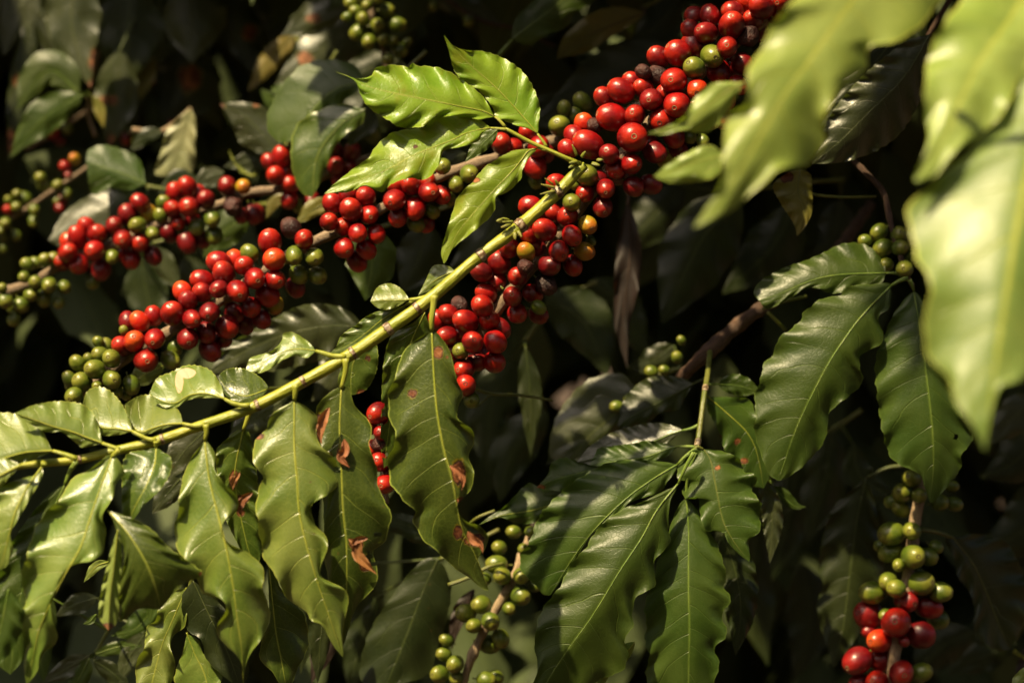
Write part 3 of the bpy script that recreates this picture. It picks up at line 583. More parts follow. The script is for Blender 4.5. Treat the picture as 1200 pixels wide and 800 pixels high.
dP = AL(400) - .016
for par_, mid_, wa, wb, dd_ in ((lf13, [(408,631),(417,637),(419,650),(428,660),(442,673)], 7, 6, dP - .002), (lf13, [(431,630),(418,633),(410,641)], 4, 4, dP - .003), (lf13, [(403,514),(404,527),(399,536),(410,548)], 6, 5, AL(400) - .012),
        (lf13, [(386,477),(378,492),(375,508),(377,521)], 6, 5, AL(385) - .016), (lf15, [(281,553),(275,563),(272,574)], 3, 3, AL(290) + .002), (lf15, [(296,577),(285,584),(281,596),(283,606)], 5, 4, AL(290) + .002),
        (lf12, [(527,545),(537,552),(543,562),(541,574)], 4, 5, AL(505) - .026), (lf12, [(548,622),(554,632),(563,638),(566,648)], 5, 5, AL(505) - .020)):
    leaf(par_, mid_, wa, wb, dd_, 'tan', name='dried_patch', rib=0, res=.8, wave=.006, nw=3, fa=-.5, fb=-.7, puck=.3)
# ================================================================== B: the heavy cluster at the right
B = branch('coffee_branch', 'branch most heavily packed with ripe red cherries, right of the young leaves', (740, 180, 1.12))
dB = 1.125
axB = [(985,-60,.02),(930,-5,.01),(850,60,0),(775,130,0),(715,198,0),(668,258,.004),(630,305,.008),(587,357,.012),(556,410,.016),(540,466,.018)]
tube_px('twig', [(a[0], a[1], a[2] + .006) for a in axB], M_WOOD, B, dB, 7, seg=12, wob=.05, scars=[(t_, .004, .25) for t_ in (.12,.27,.42,.55,.68,.8)])
st = []
cherries(B, axB, dB, '''r 405 645 70;r 310 550 65;r 198 678 65;r 350 425 60;r 598 378 62;r 618 250 60;m 492 468 56;r 612 492 60;r 543 562 60;o 708 420 52;m 295 722 50
r 130 635 48;r 270 455 44;r 415 540 50;r 690 215 54;m 748 155 52;r 768 72 47;r 870 118 62;r 848 222 47;g 778 265 55;g 693 318 52;b 948 172 50;r 808 340 56;r 525 268 45;b 455 338 38;b 525 355 45
r 455 415 46;r 678 140 42;r 695 78 35;r 872 55 50;r 1010 30 58;o 930 5 30;r 968 92 42;r 1100 5 40;r 402 385 32;r 600 640 54;m 510 715 54;r 485 680 42;b 228 588 36;o 178 580 32
r 400 768 48;r 330 790 50;m 620 700 40;y 570 745 50;g 670 640 35;g 735 660 32;r 880 320 32;r 100 700 30;m 920 300 25;r 1075 70 36;r 900 400 44;r 840 470 46;m 760 560 46;r 960 320 40;r 830 560 40
o 958 128 20;m 800 120 34;r 560 440 34;m 650 560 34;r 700 500 30;m 1000 150 38''', 640, 0, 4, store=st, rmin=12.2, rscale=1.05)
cherries(B, axB, dB, '''g 832 222 50;r 968 215 58;m 1035 175 46;r 920 285 45;r 822 305 46;m 1050 275 48;m 905 370 50;m 1130 265 38;g 760 350 42;r 690 260 42;r 740 415 50;y 835 455 46;r 680 400 42;r 632 477 54;r 762 505 48
r 700 578 47;y 820 578 46;r 765 645 48;m 655 645 47;r 560 500 45;r 565 368 28;r 612 405 32;b 540 650 36;b 640 735 48;r 465 560 47;y 545 580 43;r 420 628 53;m 335 675 40;r 402 715 50;r 505 695 45
r 578 778 46;r 482 790 47;g 850 530 25;g 772 272 20;m 880 240 30;m 600 560 30''', 480, 150, 4, store=st, rmin=12.2, rscale=1.05)
cherries(B, axB, dB, '''r 340 232 54;r 262 305 54;r 375 302 52;r 295 402 50;r 403 402 54;r 398 497 50;r 262 605 45;r 505 270 48;r 358 175 40;r 255 530 48;g 240 445 40;r 175 375 45;r 182 272 42;b 235 230 38
r 235 360 32;m 190 455 36;m 315 495 34;r 135 300 35;m 425 340 30;g 605 240 33;m 605 275 26;g 290 675 38;m 330 450 30''', 480, 300, 4, store=st, rmin=12.2, rscale=1.05)
# small green side twig below the cluster
tube_px('twig', [(556,455,.01,2.2),(575,461,.012,2),(610,463,.016,1.8),(648,469,.02,1.4)], M_TWIGG, B, dB + .03, 2)
tube_px('twig', [(576,461,.012,1.4),(566,470,.01,1.3),(556,478,.01,1.2)], M_TWIGG, B, dB + .03, 2)

# ================================================================== C: the long branch through the left clusters
Cc = branch('coffee_branch', 'long branch of red cherries just above the shoot, running up behind the young leaves', (300, 320, 1.17))
dC = 1.17
axC = [(95,460,.0),(118,445,0),(150,418,0),(205,385,0),(262,350,0),(318,312,0),(373,281,0),(400,270,0),(448,244,0),(517,207,0),(567,189,-.0),(640,168,.01),(705,146,.02),(760,120,.03)]
tube_px('twig', [(a[0], a[1], a[2] + .004) for a in axC], M_WOOD, Cc, dC, 6.2, seg=12, wob=.06, scars=[(t_, .004, .3) for t_ in (.05,.16,.27,.38,.48,.58,.70,.82)])
st = []
cherries(Cc, axC, dC, '''r 205 728 60;r 245 628 48;o 150 638 50;o 175 545 45;r 92 660 40;r 240 520 44;r 328 508 56;m 400 448 39;r 420 535 42;o 375 405 44;r 468 410 46;r 468 355 50;r 570 325 54;r 545 268 50;m 502 503 48
m 487 598 45;m 400 628 50;r 585 572 53;m 505 680 50;r 635 405 52;r 698 480 46;r 715 345 50;r 665 285 45;m 618 505 48;o 622 255 30;g 690 228 42;r 785 172 56;o 805 255 54;r 775 422 55;r 810 350 47;b 885 108 48;r 945 162 47
g 900 238 42;g 993 245 43;g 920 328 43;g 1010 332 43;y 808 470 42;m 745 535 45;m 905 385 42;m 545 395 40;m 570 625 40;m 665 560 36;g 320 728 45;g 340 670 36;m 118 545 20;g 100 588 22;o 135 580 30''', 120, 240, 4, store=st, rmin=11.4, rscale=1.06)
cherries(Cc, axC, dC, '''r 525 422 53;r 437 392 47;r 510 352 45;r 595 360 38;r 557 533 44;r 610 447 43;r 422 480 45;r 487 505 40;r 645 537 44;r 493 603 48;r 597 610 48;r 553 665 38;r 728 378 54;r 825 417 49;r 890 340 49;r 805 305 48
r 950 355 45;r 745 460 42;r 740 310 40;r 880 290 35;g 905 430 36;g 830 490 37;r 875 487 25;g 1080 255 44;g 1018 305 37;g 955 220 38;g 990 375 30;m 540 480 32;m 870 395 30''', 280, 140, 4, store=st, rmin=11.4, rscale=1.06)
cherries(Cc, axC, dC, '''r 430 72 47;r 490 88 42;r 605 88 52;r 585 178 53;r 550 25 30;g 590 250 32;m 640 120 34''', 480, 150, 4, store=st, rmin=11.4, rscale=1.06)
cherries(Cc, axC, dC, 'g 62 590 50;g 85 508 34;g 138 540 34;g 170 478 44', 640, 0, 4, store=st, rmin=11.4, rscale=1.06)
cherries(Cc, axC, dC, '''g 445 530 48;g 522 480 43;g 385 590 47;g 362 500 37;g 525 580 45;g 470 460 38;g 500 425 38;g 345 655 42;g 325 575 34;g 615 605 40;g 330 612 26;g 540 635 35;g 590 650 25;g 415 480 25;g 460 400 26;g 455 610 26''', 0, 300, 4, store=st, rmin=11.4, rscale=1.06)

# ================================================================== D: upper left branch
Dd = branch('coffee_branch', 'softly blurred red-cherry branch above and behind the sharper left one', (200, 270, 1.28))
dD = 1.275
axD = [(-30,352,0),(30,334,0),(60,317,0),(85,302,0),(130,287,0),(185,263,0),(222,250,0),(262,238,0),(292,226,0),(330,221,0),(375,208,.01),(420,190,.02),(450,180,.03)]
tube_px('twig', [(a[0], a[1], a[2] + .004) for a in axD], M_WOOD, Dd, dD, 5.2, seg=12, wob=.06, scars=[(t_, .004, .3) for t_ in (.08,.2,.34,.48,.62,.75)])
st = []
cherries(Dd, axD, dD, '''r 878 235 47;r 887 330 48;m 967 295 42;r 820 262 38;r 808 338 30;r 835 400 40;m 795 450 45;m 877 497 45;g 923 425 37;g 995 385 40;g 1003 463 40;b 1092 328 45;m 1130 370 35;m 1065 232 46;y 1140 235 36;m 1185 365 35
m 945 480 28;r 655 310 41;m 600 365 46;y 695 360 42;g 645 418 40;g 765 308 32;g 755 370 35;g 715 455 32;r 575 483 45;r 655 498 45;m 537 420 40;r 617 575 45;m 718 558 42;r 575 550 25;r 455 455 45;r 362 470 47;r 405 420 37
r 443 535 47;r 318 545 47;r 368 600 47;m 475 625 49;g 525 565 33;g 435 680 35;r 290 590 20;o 320 490 15;g 128 598 32;g 210 578 32;g 250 575 34;g 165 590 28;g 112 658 30;g 165 682 31;g 230 697 39;g 300 705 33;g 143 742 33
g 205 758 37;g 25 770 38;g 100 790 36;g 275 780 28;g 10 710 26;g 60 800 30;g 65 855 30;r 930 265 26;m 905 390 28;m 420 500 30''', 0, 160, 4, ring=19, store=st, rmin=10.4, rscale=1.06)
cherries(Dd, axD, dD, '''r 200 172 46;r 145 200 35;r 172 262 46;r 240 305 42;r 235 378 28;m 340 380 33;g 280 405 30;m 455 150 40;m 455 220 44;m 85 440 40;m 470 280 38;m 520 230 30;g 630 70 42;m 530 150 34;m 220 240 28''', 280, 140, 4, ring=19, store=st, rmin=10.4, rscale=1.06)

# ================================================================== E..I: the smaller fruiting twigs
E = branch('coffee_branch', 'thin blurred twig with small yellow-green cherries at the far left edge', (60, 225, 1.42))
dE = 1.42
axE = [(-30,275,0),(-5,262,0),(20,252,0),(55,228,0),(85,208,0),(108,192,0),(130,175,0)]
tube_px('twig', axE, M_WOOD, E, dE, 2.6, seg=8, wob=.06)
cherries(E, axE, dE, '''y 350 105 28;r 305 143 30;g 190 195 30;g 208 232 33;g 270 228 27;g 310 268 28;g 80 272 25;g 115 290 33;g 75 330 27;r 38 345 25;g 160 342 28;g 25 405 30;g 155 398 27;g 75 465 27;g 15 470 20;g 15 525 20;m 280 335 28;m 320 180 20;g 265 300 20;g 40 300 22;g 0 440 24;m 290 300 24''', 0, 160, 4, ring=13)
E2 = branch('coffee_branch', 'blurred cherries half hidden in the shade under the dark leaves at upper left', (110, 140, 1.55))
axE2 = [(30,175,0),(70,152,0),(110,125,.0),(165,95,0),(200,78,0)]
tube_px('twig', axE2, M_WOOD, E2, 1.55, 2.2, seg=8)
cherries(E2, axE2, 1.55, 'r 62 155 9;g 79 152 6;r 148 163 7;r 178 93 6;m 75 138 8;g 156 158 7;r 203 143 6;g 160 168 6;m 70 165 6', ring=8)
Fb = branch('coffee_branch', 'hanging twig of green cherries at the top edge left of the upright young leaf', (440, 30, 1.33))
dF = 1.33
axF = [(424,-40,0),(430,-10,0),(436,18,0),(443,40,0),(449,60,0),(452,82,0)]
tube_px('twig', axF, M_WOOD, Fb, dF, 3.4, seg=8, wob=.08)
cherries(Fb, axF, dF, 'g 160 38 27;g 75 65 27;g 60 115 31;g 127 90 27;g 98 148 28;g 197 88 29;g 205 180 28;g 148 140 22;g 50 38 22;g 35 10 25;g 180 145 20;g 165 210 22;g 128 -5 25;g 20 60 18;g 230 150 18;g 90 20 20', 400, 0, 3, ring=17)
Fc = branch('coffee_branch', 'single dim green cherry on a thin brown twig at top centre', (560, 25, 1.40))
tube_px('twig', [(490,-25,0,2.4),(545,14,0,2.2),(575,28,0,2.2),(605,34,0,2),(650,54,.01,1.6)], M_BARK, Fc, 1.40, 2.2, seg=8)
cherries(Fc, [(545,14),(575,28),(605,34)], 1.40, 'g 549 25 7.5;g 508 8 6', ring=8)
leaf(Fc, [(492,-30),(525,0),(560,14),(592,30)], 16, 12, 1.41, 'grey', wave=.002, res=.7, rib=1)
Gb = branch('coffee_branch', 'short red cluster glimpsed between the two large hanging leaves', (444, 520, 1.15))
tube_px('twig', [(463,455,.02),(452,490,.01),(448,530,.008),(452,590,.008)], M_WOOD, Gb, 1.15, 4, seg=8)
cherries(Gb, [(463,455),(452,490),(448,530),(452,590)], 1.145, 'r 443 484 13;m 447 507 10;o 433 500 10;b 446 521 12;r 444 541 12;r 451 567 13;o 436 524 10;m 458 553 9;r 458 497 10;r 434 548 9', ring=14)
Hb = branch('coffee_branch', 'pale bare twig with green cherries at bottom centre below the spotted leaf', (575, 730, 1.2))
dH = 1.20
axH = [(536,825,0),(547,786,0),(560,753,0),(582,712,0),(598,685,0),(612,652,.01),(632,600,.03)]
tube_px('twig', axH, M_PALEWOOD, Hb, dH, 5, seg=12, wob=.07, scars=[(.25, .004, .3), (.55, .004, .25), (.75, .004, .3)])
cherries(Hb, axH, dH, '''g 545 385 35;g 565 425 33;g 632 425 31;g 490 525 35;g 437 555 35;g 525 585 33;g 560 645 33;g 520 665 35;g 630 495 37;g 400 735 33;g 345 770 33;g 405 785 28;g 370 650 25;g 360 700 26;g 465 600 28;g 510 790 32;g 555 325 27;g 680 460 22
g 665 270 22;g 545 780 25;g 500 435 24;g 605 270 26;g 640 330 22;g 590 540 26''', 400, 533, 3, ring=18)
tube_px('petiole', [(525,685,0,2.4),(550,676,0,2.3),(572,664,0,2.2),(590,660,.004,2)], M_TWIGG, Hb, 1.17, 2.2, seg=8)
leaf(Hb, [(556,690),(545,712),(535,735),(530,760)], 7, 12, 1.225, 'brown', wave=.003, res=.7, rib=1)
Ib = branch('coffee_branch', 'upright pale twig at lower right, green cherries above and dark red ones below', (1065, 670, 1.2))
dI = 1.20
axI = [(1083,520,.01),(1079,555,.005),(1076,589,0),(1072,612,0),(1064,676,0),(1056,722,0),(1051,750,0),(1047,775,0),(1043,840,0)]
tube_px('twig', axI, M_PALEWOOD, Ib, dI, 6.8, seg=12, wob=.05, scars=[(t_, .004, .18) for t_ in (.2,.36,.55,.75,.9)])
cherries(Ib, axI, dI, '''g 383 262 43;g 457 252 32;g 463 345 42;g 380 330 36;g 345 305 22;g 515 345 30;g 410 375 22;g 400 460 34;g 370 435 33;g 492 440 42;g 312 475 40;g 560 472 36;m 437 503 40;r 517 527 42;m 300 553 49;r 400 583 52;m 490 627 48
o 340 648 42;m 260 720 49;r 347 717 42;r 420 765 45;r 332 795 42;m 268 800 35;g 492 762 34;g 470 795 26;m 300 615 25;g 455 62 32;g 485 125 27;g 423 115 35;g 420 172 30;g 385 148 25;g 560 150 28;g 360 555 22;g 610 155 25;g 545 310 22;m 430 650 20;g 475 400 22;g 552 570 36
g 545 80 24;g 600 90 22''', 920, 540, 3.0786, ring=18, rscale=1.09)
leaf(Ib, [(1117,630),(1140,660),(1155,692),(1170,730),(1184,760)], [(1107,633),(1119,655),(1122,675),(1135,692),(1142,712),(1144,742),(1168,762)], [(1140,625),(1175,632),(1192,655),(1200,680),(1200,725)], 1.215, 'dark', dz=(0,.02), fa=-.3, fb=.4, wave=.0030, pet=[(1077,620,-.01),(1098,623,-.004)], petr=3.2, rib=1.8, ribmat=M_TWIGG)
leaf(Ib, [(1015,560),(1004,610),(996,672),(988,735),(977,782)], [(1003,570),(982,587),(968,615),(959,665),(965,685),(957,710),(965,745)], [(1024,585),(1032,625),(1037,660),(1030,680),(1020,705),(1008,740),(990,765)], 1.25, 'dark', fa=.4, fb=.3, wave=.0026, pet=[(1070,545,.0),(1040,548)], petr=2.6, rib=1.5, label='long dark leaf')

# ================================================================== J: sprig at the right
J = branch('leafy_sprig', 'sprig of three broad veined green leaves at right beside the large blurred leaf', (1060, 330, 1.17), 'sprig')
dJ = 1.165
tube_px('twig', [(1000,188,.03,3.6),(1015,203,.025,3.6),(1035,225,.02,3.6),(1043,258,.015,3.6),(1052,290,.008,3.4),(1062,320,0,3.2),(1070,336,0,3)], M_BARK, J, dJ, 3.4, seg=10, wob=.08)
cherries(J, [(1043,258,.012),(1052,290,.006),(1062,320,0)], dJ + .008, 'g 690 15 30;g 703 72 35;g 765 70 30;g 780 145 33;g 715 130 26;g 760 25 32;g 640 45 24;g 800 30 28;g 810 100 28', 800, 267, 3, ring=15)
leaf(J, [(1044,335),(1020,359),(1002,380),(975,419),(957,452),(942,482),(930,510),(912,563)],
     [(1040,331),(1020,333),(996,335),(984,346),(963,350),(942,366),(936,378),(912,397),(907,413),(894,428),(892,442),(884,464),(886,484),(884,504),(891,530),(901,555)],
     [(1044,348),(1041,362),(1029,372),(1035,392),(1032,403),(1009,416),(1008,431),(1011,446),(1002,458),(973,482),(970,500),(964,520),(942,545),(920,561)],
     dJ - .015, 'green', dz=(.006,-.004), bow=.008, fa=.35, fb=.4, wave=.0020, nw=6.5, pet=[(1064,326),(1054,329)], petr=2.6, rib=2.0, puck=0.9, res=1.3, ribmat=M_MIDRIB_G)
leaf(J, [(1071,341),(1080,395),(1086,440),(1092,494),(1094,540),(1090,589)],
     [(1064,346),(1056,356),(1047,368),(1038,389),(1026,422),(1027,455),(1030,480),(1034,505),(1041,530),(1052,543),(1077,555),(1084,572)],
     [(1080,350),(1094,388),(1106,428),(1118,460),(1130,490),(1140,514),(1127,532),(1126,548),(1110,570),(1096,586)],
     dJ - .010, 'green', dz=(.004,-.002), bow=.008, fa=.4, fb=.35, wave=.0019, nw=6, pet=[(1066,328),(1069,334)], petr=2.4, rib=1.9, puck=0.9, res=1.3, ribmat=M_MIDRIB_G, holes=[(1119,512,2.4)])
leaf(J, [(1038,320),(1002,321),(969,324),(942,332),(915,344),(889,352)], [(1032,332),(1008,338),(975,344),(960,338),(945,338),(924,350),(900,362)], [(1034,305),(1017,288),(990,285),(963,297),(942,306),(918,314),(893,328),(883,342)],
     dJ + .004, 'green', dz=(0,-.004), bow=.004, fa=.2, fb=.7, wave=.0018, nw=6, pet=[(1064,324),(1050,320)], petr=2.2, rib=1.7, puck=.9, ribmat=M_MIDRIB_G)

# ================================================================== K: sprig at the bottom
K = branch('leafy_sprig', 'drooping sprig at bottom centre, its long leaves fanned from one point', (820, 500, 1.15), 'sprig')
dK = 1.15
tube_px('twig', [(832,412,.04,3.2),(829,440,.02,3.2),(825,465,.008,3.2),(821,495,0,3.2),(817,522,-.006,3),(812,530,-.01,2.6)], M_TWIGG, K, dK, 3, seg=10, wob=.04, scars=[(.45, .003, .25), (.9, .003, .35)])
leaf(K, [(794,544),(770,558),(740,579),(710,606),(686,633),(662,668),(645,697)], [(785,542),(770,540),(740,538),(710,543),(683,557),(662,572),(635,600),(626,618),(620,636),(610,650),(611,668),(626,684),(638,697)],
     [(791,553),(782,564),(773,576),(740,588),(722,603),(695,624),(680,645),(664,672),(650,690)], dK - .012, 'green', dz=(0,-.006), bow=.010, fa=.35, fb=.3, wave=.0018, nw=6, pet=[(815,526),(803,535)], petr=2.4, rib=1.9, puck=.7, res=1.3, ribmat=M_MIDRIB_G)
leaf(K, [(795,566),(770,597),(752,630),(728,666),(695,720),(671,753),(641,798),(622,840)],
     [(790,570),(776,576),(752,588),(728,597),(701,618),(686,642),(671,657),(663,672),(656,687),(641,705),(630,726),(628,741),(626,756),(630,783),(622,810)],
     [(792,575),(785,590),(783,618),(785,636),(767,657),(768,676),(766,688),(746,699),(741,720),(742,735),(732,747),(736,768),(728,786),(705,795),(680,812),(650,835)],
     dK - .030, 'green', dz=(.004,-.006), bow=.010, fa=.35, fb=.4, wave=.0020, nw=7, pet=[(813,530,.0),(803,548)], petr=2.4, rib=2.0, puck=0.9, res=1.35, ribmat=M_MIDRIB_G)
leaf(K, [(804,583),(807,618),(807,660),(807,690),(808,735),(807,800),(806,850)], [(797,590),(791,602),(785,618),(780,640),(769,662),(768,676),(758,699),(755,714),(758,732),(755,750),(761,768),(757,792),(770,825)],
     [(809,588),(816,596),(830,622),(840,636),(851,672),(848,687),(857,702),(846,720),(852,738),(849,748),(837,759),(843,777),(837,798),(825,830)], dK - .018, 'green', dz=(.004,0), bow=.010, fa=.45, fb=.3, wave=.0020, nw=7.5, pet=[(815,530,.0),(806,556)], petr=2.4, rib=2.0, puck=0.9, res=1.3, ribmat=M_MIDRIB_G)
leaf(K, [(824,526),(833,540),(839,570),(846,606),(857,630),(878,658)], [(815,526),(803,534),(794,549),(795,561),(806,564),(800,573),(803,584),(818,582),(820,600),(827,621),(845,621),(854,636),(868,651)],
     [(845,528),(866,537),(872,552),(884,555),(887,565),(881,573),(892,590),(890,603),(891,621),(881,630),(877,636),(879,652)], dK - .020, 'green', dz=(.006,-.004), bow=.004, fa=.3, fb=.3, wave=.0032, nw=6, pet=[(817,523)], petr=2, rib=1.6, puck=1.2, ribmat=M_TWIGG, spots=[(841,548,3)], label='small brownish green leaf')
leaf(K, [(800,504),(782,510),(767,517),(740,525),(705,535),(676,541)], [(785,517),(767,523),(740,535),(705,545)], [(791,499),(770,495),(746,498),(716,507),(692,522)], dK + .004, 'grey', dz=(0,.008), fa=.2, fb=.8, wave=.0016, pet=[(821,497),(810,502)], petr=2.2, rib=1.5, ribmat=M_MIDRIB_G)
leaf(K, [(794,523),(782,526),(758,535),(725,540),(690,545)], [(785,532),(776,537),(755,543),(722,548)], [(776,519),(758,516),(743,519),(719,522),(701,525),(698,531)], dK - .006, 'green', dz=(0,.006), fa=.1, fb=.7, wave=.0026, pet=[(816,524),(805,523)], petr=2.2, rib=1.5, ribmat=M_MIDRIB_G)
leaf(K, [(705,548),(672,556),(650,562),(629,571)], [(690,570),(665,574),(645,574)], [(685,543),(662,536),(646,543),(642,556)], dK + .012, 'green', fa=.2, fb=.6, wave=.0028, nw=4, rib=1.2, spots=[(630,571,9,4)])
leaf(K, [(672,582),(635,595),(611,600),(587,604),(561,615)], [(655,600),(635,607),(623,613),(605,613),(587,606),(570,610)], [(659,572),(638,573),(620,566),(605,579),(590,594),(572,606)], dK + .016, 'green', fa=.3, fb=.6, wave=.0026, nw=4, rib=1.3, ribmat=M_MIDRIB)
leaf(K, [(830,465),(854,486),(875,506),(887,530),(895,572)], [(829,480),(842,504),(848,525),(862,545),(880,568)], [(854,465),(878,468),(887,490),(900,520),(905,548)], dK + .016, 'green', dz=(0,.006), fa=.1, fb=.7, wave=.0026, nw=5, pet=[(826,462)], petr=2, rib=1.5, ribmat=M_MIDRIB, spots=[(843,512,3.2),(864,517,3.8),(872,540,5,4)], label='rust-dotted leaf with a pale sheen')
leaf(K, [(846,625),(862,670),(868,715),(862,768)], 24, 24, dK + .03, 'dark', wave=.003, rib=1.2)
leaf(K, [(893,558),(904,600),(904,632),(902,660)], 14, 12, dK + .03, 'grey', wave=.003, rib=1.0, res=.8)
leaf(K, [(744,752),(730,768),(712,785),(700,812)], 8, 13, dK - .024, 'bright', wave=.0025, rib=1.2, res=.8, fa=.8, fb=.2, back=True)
leaf(K, [(842,450),(866,452),(893,460)], 14, 12, dK + .03, 'green', wave=.002, rib=1.2, res=.8, pet=[(829,450)], petr=1.6)
leaf(K, [(813,449),(790,462),(765,475),(740,488),(724,500)], [(803,466),(794,480),(773,484),(763,493),(742,501)], [(800,443),(770,440),(745,452),(728,475)], dK + .05, 'dark', wave=.0024, fa=.3, fb=.5, rib=1.3, pet=[(829,442),(822,445)], petr=1.6)
tube_px('petiole', [(530,628,.01,1.8),(545,618,.01,1.8),(560,606,.0,1.9),(580,598,0,1.8)], M_TWIGG, K, dK + .02, 1.8, seg=8)
Lb = branch('woody_twig', 'rough brown woody twig right of centre leading down behind the fanned sprig', (850, 400, 1.22), 'twig')
tube_px('bark', [(776,462,.03,5),(800,440,.0,7),(830,412,-.01,8),(860,385,0,8.5),(888,364,.0,8),(915,346,.03,7),(975,300,.10,7),(1020,240,.16,6)], M_BARK, Lb, 1.215, 7, seg=14, wob=.10, scars=[(.2,.006,.3),(.42,.006,.2)])
cherries(Lb, [(776,462,.02),(830,412,0)], 1.225, 'g 1090 505 24;g 967 628 24;g 1180 455 22;g 1195 395 17;g 1135 500 20;g 1010 600 18', 400, 267, 3, ring=14)
tube_px('side_twig', [(893,362,0,2),(915,354,0,1.9),(945,347,0,1.8)], M_TWIGG, Lb, 1.20, 1.8, seg=8)
tube_px('side_twig', [(899,365,0,2),(910,376,0,2),(921,387,0,1.8)], M_TWIGG, Lb, 1.20, 1.8, seg=8)

# ================================================================== M: the big blurred leaves near the camera
Mb = branch('coffee_shoot', 'out-of-focus shoot of big bright leaves close to the camera at upper right', (1180, 0, .78), 'shoot')
tube_px('stem', [(1330,60,0.02,7),(1290,10,.01,7),(1230,-40,0,7),(1130,-70,0,6),(1060,-85,0,6)], M_STEM, Mb, .73, 6, seg=12)
leaf(Mb, [(1065,-75),(1000,0),(950,70),(920,110),(890,160),(860,210),(813,267)], [(1010,-70),(932,0),(907,26),(896,51),(877,84),(876,121),(854,136),(848,176),(844,216),(815,262)],
     [(1110,-30),(1101,2),(1079,29),(1053,48),(1020,55),(1013,81),(982,106),(966,139),(965,172),(943,194),(914,198),(888,220),(852,249)], .80, 'near', dz=(.03,-.03), bow=.012, fa=.2, fb=.5, wave=.0036, nw=4, rib=2.6, res=1.3, puck=.8)
leaf(Mb, [(1225,-50),(1185,20),(1150,70),(1125,120),(1105,165),(1074,213)], [(1160,-40),(1127,0),(1097,44),(1086,81),(1084,128),(1088,165),(1072,208)], [(1275,-20),(1240,40),(1200,84),(1178,128),(1149,158),(1119,178),(1096,206)], .785, 'near', dz=(.03,-.03), bow=.010, fa=.3, fb=.3, wave=.0026, nw=4, rib=2.6, res=1.2)
leaf(Mb, [(1255,30),(1215,150),(1195,250),(1180,340),(1168,420),(1154,528)], [(1205,70),(1160,150),(1098,212),(1068,235),(1066,270),(1075,302),(1089,330),(1083,386),(1086,416),(1110,440),(1119,470),(1140,498)],
     [(1285,120),(1290,220),(1280,330),(1240,420),(1200,446),(1172,454),(1160,494)], .765, 'nearg', dz=(.03,-.04), bow=.012, fa=.35, fb=.3, wave=.0030, nw=3.5, rib=3.0, res=1.3)
leaf(Mb, [(872,96),(845,112),(825,128),(808,143),(785,151),(758,157)], [(855,128),(840,148),(822,156),(800,152),(780,157)], [(835,98),(815,115),(804,134),(785,147)], .90, 'near', fa=.5, fb=.3, wave=.0016, rib=1.6, puck=.15, nw=3)
leaf(Mb, [(850,182),(815,190),(790,200),(766,207)], [(840,206),(810,214),(785,214)], [(830,170),(800,182),(780,194)], .90, 'near', fa=.3, fb=.3, wave=.0012, rib=1.4, puck=.15, nw=3)
Nb = branch('leafy_sprig', 'shaded grey-sheened leaf and yellow leaf behind the blurred shoot', (1000, 130, 1.2), 'sprig')
tube_px('twig', [(1130,-30,0,3),(1095,30,0,3),(1060,90,.02,2.6),(1010,150,.03,2.4),(950,190,.03,2)], M_BARK, Nb, 1.22, 3, seg=8)
leaf(Nb, [(1090,40),(1060,90),(1020,130),(985,165),(952,192)], [(1060,50),(1010,90),(970,140)], [(1085,100),(1060,150),(1030,175),(988,190)], 1.16, 'grey', fa=.2, fb=.6, wave=.0028, rib=1.6)
leaf(Nb, [(1085,-5),(1040,55),(1000,105),(960,150)], 34, 30, 1.19, 'dark', wave=.003, rib=1.4)
leaf(Nb, [(938,198),(935,225),(943,250),(934,277)], [(925,202),(906,217),(916,240),(930,262)], [(950,205),(952,225),(951,250),(942,268)], 1.17, 'olive', wave=.0026, rib=1.2, spots=[(922,208,9,7)])
tube_px('petiole', [(950,227,0,1.5),(968,230,0,1.6),(1000,231,0,1.6),(1026,230,.01,1.6)], M_TWIGG, Nb, 1.18, 1.6, seg=6)

# ================================================================== shaded leaves behind, sprig by sprig
def sprig(name, label, twig, d, leaves, mat=None, r=2.4, cat='sprig', group=None):
    t = branch(name, label, (twig[len(twig) // 2][0], twig[len(twig) // 2][1], d), cat, group)
    tube_px('twig', [(q[0], q[1], q[2] if len(q) > 2 else 0.0, r) for q in twig], mat or M_TWIGG, t, d + .012, r, seg=8, wob=.05)
    tw = spline([(q[0], q[1], 0.0) for q in twig], 60)
    for lf in leaves:
        mid, A_, B_, kind = lf[:4]; kw = dict(lf[4]) if len(lf) > 4 else {}
        dd = kw.pop('d', d) ; b = mid[0]
        q2 = (tw[:, 0] - b[0]) ** 2 + (tw[:, 1] - b[1]) ** 2; k = int(np.argmin(q2))
        kw.setdefault('rib', 1.3); kw.setdefault('wave', .0014); kw.setdefault('nw', 3.6)
        if 9 < q2[k] < 8100: kw.setdefault('pet', [(tw[k, 0], tw[k, 1], (d + .012 - dd)), ((tw[k, 0] + b[0]) / 2, (tw[k, 1] + b[1]) / 2, (d + .012 - dd) / 2)]); kw.setdefault('petr', 1.8)
        leaf(t, mid, A_, B_, dd, kind, **kw)
    return t
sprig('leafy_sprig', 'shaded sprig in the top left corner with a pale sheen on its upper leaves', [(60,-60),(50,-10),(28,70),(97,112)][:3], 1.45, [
    ([(45,-35),(38,5),(32,62)], 20, 22, 'grey', dict(wave=.004)), ([(14,-40),(10,20),(4,66)], 28, 16, 'grey'), ([(33,30),(24,100),(10,192)], 20, 14, 'dark', dict(spots=[(12,165,7,16),(20,95,5,8)])), ([(45,10),(62,45),(66,82)], 14, 18, 'dark')])
